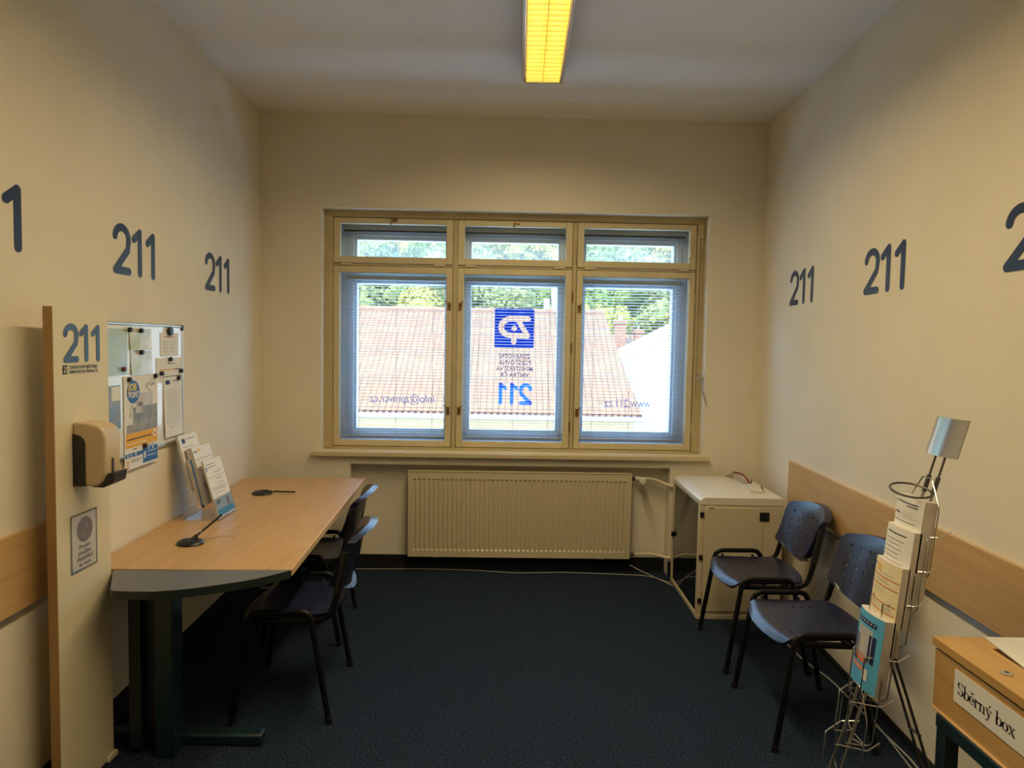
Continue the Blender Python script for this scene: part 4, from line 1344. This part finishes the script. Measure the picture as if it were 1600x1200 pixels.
# ------------------------------------------------------------------ whiteboard with notices
WBY, WBZ, WBW, WBH = 2.62, 1.118, 0.968, 0.585
wb = thing('whiteboard', 'glossy magnetic whiteboard with grey frame on left wall', 'whiteboard', left(WBY, WBZ), LROT)
MB().box(0.006, WBW - 0.006, -0.014, -0.001, 0.006, WBH - 0.006).build('surface', M['whiteboard'], wb)
fr_ = MB()
fr_.box(0, WBW, -0.018, -0.001, 0, 0.012).box(0, WBW, -0.018, -0.001, WBH - 0.012, WBH).box(0, 0.012, -0.018, -0.001, 0.012, WBH - 0.012).box(WBW - 0.012, WBW, -0.018, -0.001, 0.012, WBH - 0.012)
fr_.build('frame', M['alu'], wb, bevel=0.003)
for z in (0.0, WBH - 0.024):
    MB().box(WBW - 0.022, WBW + 0.003, -0.021, -0.0005, z - 0.002, z + 0.026).build('corner_cap', M['black'], wb, bevel=0.004)
def wl(y0):   # distance along the left wall for a given depth
    return (y0 - WBY) * math.sqrt(1 + LK * LK)
def sheet(name, lab, cat, y0, y1, z0, z1, m_, off=0.0152, grp='papers on the whiteboard', curl=0.0):
    w_ = (y1 - y0) * math.sqrt(1 + LK * LK)
    r_ = thing(name, lab, cat, left(y0, z0, off), LROT, grp)
    h_ = z1 - z0
    q = MB()
    nn = 10
    vs_ = []
    for i in range(nn + 1):
        z = h_ * i / nn
        c_ = -curl * (1 - i / nn) ** 2
        vs_ += [(0, c_, z), (w_, c_ * 0.6, z)]
    q.add(vs_, [(2 * i, 2 * i + 1, 2 * i + 3, 2 * i + 2) for i in range(nn)])
    o_ = q.build('paper', m_, r_, smooth=False)
    md = o_.modifiers.new('t', 'SOLIDIFY'); md.thickness = 0.0006; md.offset = 1
    return r_, w_, h_
def rects(par, name, m_, rs, y=-0.0013):
    q = MB()
    for x0, x1, z0, z1 in rs:
        q.quad((x0, y, z0), (x1, y, z0), (x1, y, z1), (x0, y, z1))
    return q.build(name, m_, par, smooth=False)

# job poster
po, pw, ph = sheet('poster', 'large poster with blue circle and orange band on the whiteboard', 'poster', 2.988, 3.296, 1.062, 1.470, M['paper'], 0.0175)
rects(po, 'photo', mat('grey_green_photo', (0.36, 0.34, 0.26), 0.4, nscale=14, col2=(0.12, 0.13, 0.11)), [(0.075, pw - 0.006, 0.158, 0.27), (0.02, 0.075, 0.158, 0.195)])
rects(po, 'photo', mat('pale_sky_photo', (0.62, 0.58, 0.54), 0.4, nscale=12, col2=(0.46, 0.42, 0.36)), [(0.115, pw - 0.05, 0.27, 0.33), (0.10, 0.16, 0.24, 0.29)], y=-0.0016)
rects(po, 'orange_band', M['ink_orange'], [(0.01, pw - 0.006, 0.094, 0.157)])
rects(po, 'band_text', M['ink_navy'], [(0.02, 0.24, 0.128, 0.133)], y=-0.0018)
rects(po, 'band_text', M['paper'], [(0.02, 0.20, 0.108, 0.112)], y=-0.0018)
MB().prism(arc(0.275, 0.135, 0.018, 0.018, 0, 350, 24), -0.0022, -0.0016, 'y').build('badge', M['paper'], po, smooth=False)
MB().prism(arc(0.275, 0.135, 0.007, 0.007, 0, 350, 16), -0.0030, -0.0023, 'y').build('badge_heart', M['ink_red'], po, smooth=False)
MB().prism(arc(0.080, 0.338, 0.054, 0.050, 0, 354, 59), -0.0022, -0.0013, 'y').build('blue_disc', M['ink_blue'], po, smooth=False)
text_mesh('lettering', 'JOB', 0.043, M['ink_yellow'], po, (0.036, -0.0026, 0.345), bold=0.0012)
text_mesh('lettering', 'POINT', 0.037, M['paper'], po, (0.036, -0.0026, 0.313), bold=0.0010, xs=0.82)
hd = MB()
for pts in ([(0.045, 0.225), (0.05, 0.262), (0.068, 0.285), (0.075, 0.255)], [(0.075, 0.255), (0.088, 0.268), (0.098, 0.258), (0.102, 0.225)], [(0.058, 0.225), (0.062, 0.246)], [(0.19, 0.35), (0.22, 0.375), (0.25, 0.355), (0.27, 0.375)], [(0.2, 0.37), (0.21, 0.345), (0.235, 0.335)], [(0.24, 0.39), (0.255, 0.36), (0.285, 0.365)]):
    ribbon(hd, pts, 0.0025, th=0.0, y=-0.0018)
hd.build('line_drawing', M['ink_black'], po, smooth=False)
rects(po, 'blue_band', M['ink_blue'], [(0.004, 0.16, 0.052, 0.070), (0.16, pw - 0.006, 0.010, 0.078)])
rects(po, 'band_text', M['paper'], [(0.20, 0.285, 0.056, 0.059), (0.20, 0.285, 0.036, 0.039), (0.17, 0.185, 0.03, 0.06), (0.02, 0.03, 0.055, 0.068), (0.05, 0.058, 0.054, 0.066), (0.09, 0.10, 0.056, 0.069), (0.21, 0.218, 0.066, 0.076), (0.25, 0.26, 0.064, 0.076)], y=-0.0018)
rects(po, 'small_text', M['ink'], [(0.05, 0.15, 0.036, 0.039), (0.05, 0.13, 0.028, 0.0305), (0.07, 0.11, 0.083, 0.087), (0.2, 0.28, 0.086, 0.088), (0.2, 0.27, 0.081, 0.083)])
rects(po, 'crest', M['ink_red'], [(0.015, 0.035, 0.006, 0.012), (0.018, 0.032, 0.018, 0.026), (0.016, 0.034, 0.031, 0.038)])
# smaller sheets
r_, w_, h_ = sheet('notice', 'small white notice with red heading under the big round magnet', 'notice', 3.335, 3.532, 1.550, 1.664, M['paper'])
rects(r_, 'heading', M['ink_red'], [(0.04, 0.16, 0.092, 0.096)])
rects(r_, 'small_text', M['ink_grey'], lines(0.025, 0.09, [0.068, 0.053, 0.038, 0.023], 0.003, 0.4) + lines(0.105, 0.18, [0.068, 0.053, 0.038, 0.023], 0.003, 0.4, 5))
r_, w_, h_ = sheet('notice', 'wide white notice with orange heading behind the typed page', 'notice', 3.290, 3.583, 1.425, 1.543, M['paper'])
rects(r_, 'heading', M['ink_orange'], [(0.03, 0.20, 0.058, 0.063)])
rects(r_, 'small_text', M['ink'], [(0.12, 0.20, 0.088, 0.0905), (0.20, 0.27, 0.058, 0.063), (0.06, 0.27, 0.025, 0.029)])
r_, w_, h_ = sheet('notice', 'long typed white page hanging at right of the whiteboard', 'notice', 3.362, 3.566, 1.155, 1.450, M['paper'], 0.0168, curl=0.008)
tl = MB()
text_lines(tl, 0.018, w_ - 0.015, 0.06, 0.235, 17, y=-0.0085, th=0.0016, short=0.3, seed=4)
tl.build('small_text', M['ink_grey'], r_, smooth=False)
rects(r_, 'logo', M['ink_navy'], [(0.02, 0.065, 0.258, 0.278)], y=-0.0022)
rects(r_, 'small_text', M['ink'], [(0.09, 0.17, 0.272, 0.275)], y=-0.0022)
rects(r_, 'red_line', M['ink_red'], [(0.05, 0.10, 0.045, 0.047)], y=-0.0082)
for lab, y0, y1, z0, z1, c1, c2 in (
        ('shiny photo print at the top row of the whiteboard', 3.044, 3.246, 1.584, 1.678, (0.72, 0.66, 0.52), (0.30, 0.36, 0.16)),
        ('shiny photo print directly above the job poster', 3.052, 3.250, 1.475, 1.577, (0.68, 0.66, 0.58), (0.36, 0.38, 0.14))):
    r_, w_, h_ = sheet('photo_print', lab, 'photo', y0, y1, z0, z1, mat('photo_' + str(y0), c1, 0.15, nscale=8, col2=c2), curl=0.006)
r_, w_, h_ = sheet('map_print', 'blue and green picture sheet beside the cream board', 'picture', 2.80, 3.026, 1.478, 1.674, mat('map_picture', (0.38, 0.50, 0.50), 0.2, nscale=9, col2=(0.40, 0.44, 0.20)))
r_, w_, h_ = sheet('flyer', 'small dark blue photo flyer left of the job poster', 'flyer', 2.86, 2.964, 1.252, 1.437, mat('flyer_picture', (0.10, 0.24, 0.36), 0.3, nscale=14, col2=(0.30, 0.22, 0.16)))
rects(r_, 'white_top', M['paper'], [(0.03, 0.10, 0.12, 0.18)])
# magnets
def magnet(y, z, rad_, dep, lab, m_=M['black']):
    o_ = MB().lathe([(rad_, 0.0), (rad_, -dep * 0.8), (rad_ * 0.85, -dep)], 0, 0, 20, 'y').build('magnet', m_, loc=left(y, z, 0.0192), rotz=LROT)
    tag(o_, lab, 'magnet', 'black magnets on the whiteboard')
for y, z, lab in ((3.035, 1.672, 'black magnet at the top of the blue and green picture sheet'), (3.135, 1.670, 'black magnet holding the upper photo print'), (3.138, 1.573, 'black magnet holding the lower photo print'),
                  (3.425, 1.536, 'black magnet at the top of the orange-heading notice'), (3.332, 1.470, 'black magnet at left above the typed page'), (3.545, 1.475, 'black magnet at right above the typed page'),
                  (3.515, 1.440, 'black magnet on the heading of the typed page'), (3.025, 1.456, 'black magnet on the upper left corner of the poster'), (3.268, 1.462, 'black magnet on the upper right corner of the poster'),
                  (3.155, 1.150, 'black magnet on the lower middle of the poster')):
    magnet(y, z, 0.0105, 0.014, lab)
magnet(2.982, 1.503, 0.0105, 0.012, 'red-brown magnet at the foot of the blue and green picture sheet', mat('red_brown_plastic', (0.10, 0.02, 0.015), 0.4))
magnet(3.425, 1.672, 0.021, 0.014, 'large round black magnet above the red-heading notice')

# ------------------------------------------------------------------ outside: houses
hs_ = thing('tiled_house', 'house across the street with large sunlit orange tiled roof', 'house', (0, 22, -6))
rf = MB()
ez, rz_ = 5.48, 8.90
A, B_, C_, D_ = (-11, 0, ez), (4.12, 0, ez), (3.48, 5.05, rz_), (-11, 5.05, rz_)
sl_len = math.hypot(5.05, rz_ - ez)
th_ = 0.12
rf.add([A, B_, C_, D_, (A[0], A[1], A[2] - th_), (B_[0], B_[1], B_[2] - th_), (C_[0], C_[1], C_[2] - th_), (D_[0], D_[1], D_[2] - th_)],
       [(0, 1, 2, 3), (7, 6, 5, 4), (0, 4, 5, 1), (1, 5, 6, 2), (2, 6, 7, 3), (3, 7, 4, 0)])
rf.uv = [(A[0], 0), (B_[0], 0), (C_[0], sl_len), (D_[0], sl_len)] * 2
rf.build('roof', M['tile'], hs_, smooth=False)
rb = MB().add([(-11, 5.06, rz_ - 0.02), (3.46, 5.06, rz_ - 0.02), (3.9, 10, ez), (-11, 10, ez)], [(0, 1, 2, 3)])
rb.uv = [(-11, 0), (3.5, 0), (3.9, 6), (-11, 6)]
rb.build('roof', M['tile'], hs_, smooth=False)
MB().tube([(-11, 5.05, rz_ + 0.02), (3.48, 5.05, rz_ + 0.02)], 0.09, n=10).build('ridge', M['brick'], hs_)
tb = MB()
for i in range(75):
    x = -11 + i * 0.20
    tb.box(x + 0.02, x + 0.13, -0.05, 0.10, ez - 0.10, ez - 0.02)
tb.build('eave_tiles', M['brick'], hs_, smooth=False)
MB().tube([(-11, -0.10, ez - 0.14), (4.15, -0.10, ez - 0.14)], 0.075, n=10).build('gutter', M['zinc'], hs_)
MB().box(-11, 3.90, 0.15, 9.8, -2, ez - 0.16).build('wall', M['facade'], hs_, smooth=False)
MB().box(-11, 3.92, 0.09, 0.15, ez - 0.62, ez - 0.52).box(-11, 3.92, 0.10, 0.15, ez - 0.30, ez - 0.20).build('cornice', M['facade'], hs_, smooth=False)
gb_ = MB().add([(3.90, 0.16, ez - 0.17), (3.90, 9.8, ez - 0.17), (3.47, 5.05, rz_ - 0.14)], [(0, 1, 2)])
gb_.build('gable', M['facade'], hs_, smooth=False)
c_ = MB().box(1.20, 1.42, 5.5, 5.9, rz_ - 0.3, rz_ + 0.55).box(1.50, 1.75, 5.5, 5.9, rz_ - 0.3, rz_ + 1.25).build('chimney', M['white_wall'], hs_, smooth=False)

wh = thing('white_house', 'white gabled house at right behind the orange roof', 'house', (4.0, 27.6, -6.45))
gp = [(0.02, -2), (6.5, -2), (6.5, 5.5), (4.2, 9.55), (0.12, 7.42), (0.02, 7.36)]
MB().prism(gp, 0, 5.0, 'y').build('wall', M['white_wall'], wh, smooth=False)
MB().prism([(-0.02, 7.33), (4.2, 9.56), (4.2, 9.68), (-0.02, 7.45)], -0.12, 5.1, 'y').build('roof', M['white_wall'], wh, smooth=False)

hb = thing('brick_house', 'low house with two brick chimneys behind the white gable', 'house', (4.3, 34.0, -6))
MB().box(-2.5, 3.0, 0, 6, -2, 7.2).build('wall', M['facade'], hb, smooth=False)
q = MB().add([(-2.6, -0.3, 6.9), (3.2, -0.3, 6.9), (3.2, 3, 8.25), (-2.6, 3, 8.25)], [(0, 1, 2, 3)])
q.uv = [(-2.6, 0), (3.2, 0), (3.2, 3.5), (-2.6, 3.5)]
q.build('roof', M['tile'], hb, smooth=False)
for x0, x1, zt in ((0.84, 1.37, 9.02), (1.84, 2.24, 8.57)):
    cc = MB().box(x0, x1, 1.2, 1.75, 6.9, zt - 0.28).build('chimney', M['brick'], hb, smooth=False)
    MB().box(x0 - 0.05, x1 + 0.05, 1.15, 1.8, zt - 0.279, zt - 0.1).build('cap', M['brick'], cc, smooth=False)
    MB().box(x0 + 0.18, x1 - 0.18, 1.4, 1.55, zt - 0.099, zt + 0.12).build('pot', M['white_wall'], cc, smooth=False)

# hillside and its trees
hill = MB().add([(-90, 20.5, -8.1), (90, 20.5, -8.1), (90, 40, -7.0), (-90, 40, -7.0), (130, 150, 26), (-130, 150, 26), (150, 230, 70), (-150, 230, 70)], [(0, 1, 2, 3), (3, 2, 4, 5), (5, 4, 6, 7)])
struct(hill.build('hillside_ground', M['hill'], smooth=False))
def hz(y):
    return -7 + (y - 40) * 0.30
def tree_mesh(name, key, seed):
    rn = random.Random(seed)
    q = MB()
    blobs = []
    for i in range(9):
        a = rn.random() * 2 * PI
        rr_ = rn.random() ** 0.5 * 1.45
        blobs.append((rr_ * math.cos(a), rr_ * math.sin(a), 3.6 + rn.random() * 4.2, 1.0 + rn.random() * 0.55))
    blobs.append((0, 0, 7.6, 1.3))
    for bx_, by_, bz_, br_ in blobs:
        for i in range(230):
            d = Vector((rn.gauss(0, 1), rn.gauss(0, 1), rn.gauss(0, 1))).normalized()
            c = Vector((bx_, by_, bz_)) + d * br_ * (0.75 + 0.3 * rn.random())
            nn_ = (d + Vector((rn.gauss(0, .5), rn.gauss(0, .5), rn.gauss(0, .5)))).normalized()
            u = nn_.orthogonal().normalized() * (0.10 + 0.11 * rn.random())
            v_ = nn_.cross(u) * (0.7 + 0.5 * rn.random())
            q.add([c - u - v_ * 0.2, c - v_, c + u - v_ * 0.1, c + v_], [(0, 1, 2, 3)])
        q.lathe([(br_ * 0.3, bz_ - br_ * 0.75), (br_ * 0.78, bz_ - br_ * 0.3), (br_ * 0.78, bz_ + br_ * 0.3), (br_ * 0.3, bz_ + br_ * 0.75)], bx_, by_, 8)
    q.tube([(0, 0, -1.0), (0.1, 0, 2.5), (0, 0.1, 5)], 0.22, n=7, mi=1)
    return q.build(name, [M[key], M['bark']], smooth=False)
protos = [tree_mesh('tree', 'leaf_gold', 1), tree_mesh('tree', 'leaf_green', 2), tree_mesh('tree', 'leaf_olive', 3)]
labs = ['golden autumn tree in the sunlit woods on the hillside', 'green leafy tree in the sunlit woods on the hillside', 'olive green tree in the sunlit woods on the hillside']
grps = ['golden trees on the hillside', 'green trees on the hillside', 'olive trees on the hillside']
rn = random.Random(11)
used = [False] * 3
y = 44.0
while y < 128:
    half = 0.40 * y
    x = -half + rn.random() * 3
    while x < half:
        i = rn.choice((0, 1, 1, 2, 2, 0))
        o = protos[i] if not used[i] else protos[i].copy()
        if used[i]:
            COL.objects.link(o)
        used[i] = True
        o.location = (x, y + rn.uniform(-0.5, 0.5), hz(y))
        s_ = rn.uniform(0.95, 1.15)
        o.scale = (s_, s_, s_ * rn.uniform(0.9, 1.15))
        o.rotation_euler = (0, 0, rn.random() * 6.28)
        tag(o, labs[i], 'tree', grps[i])
        x += rn.uniform(6.2, 6.9)
    y += 6.6
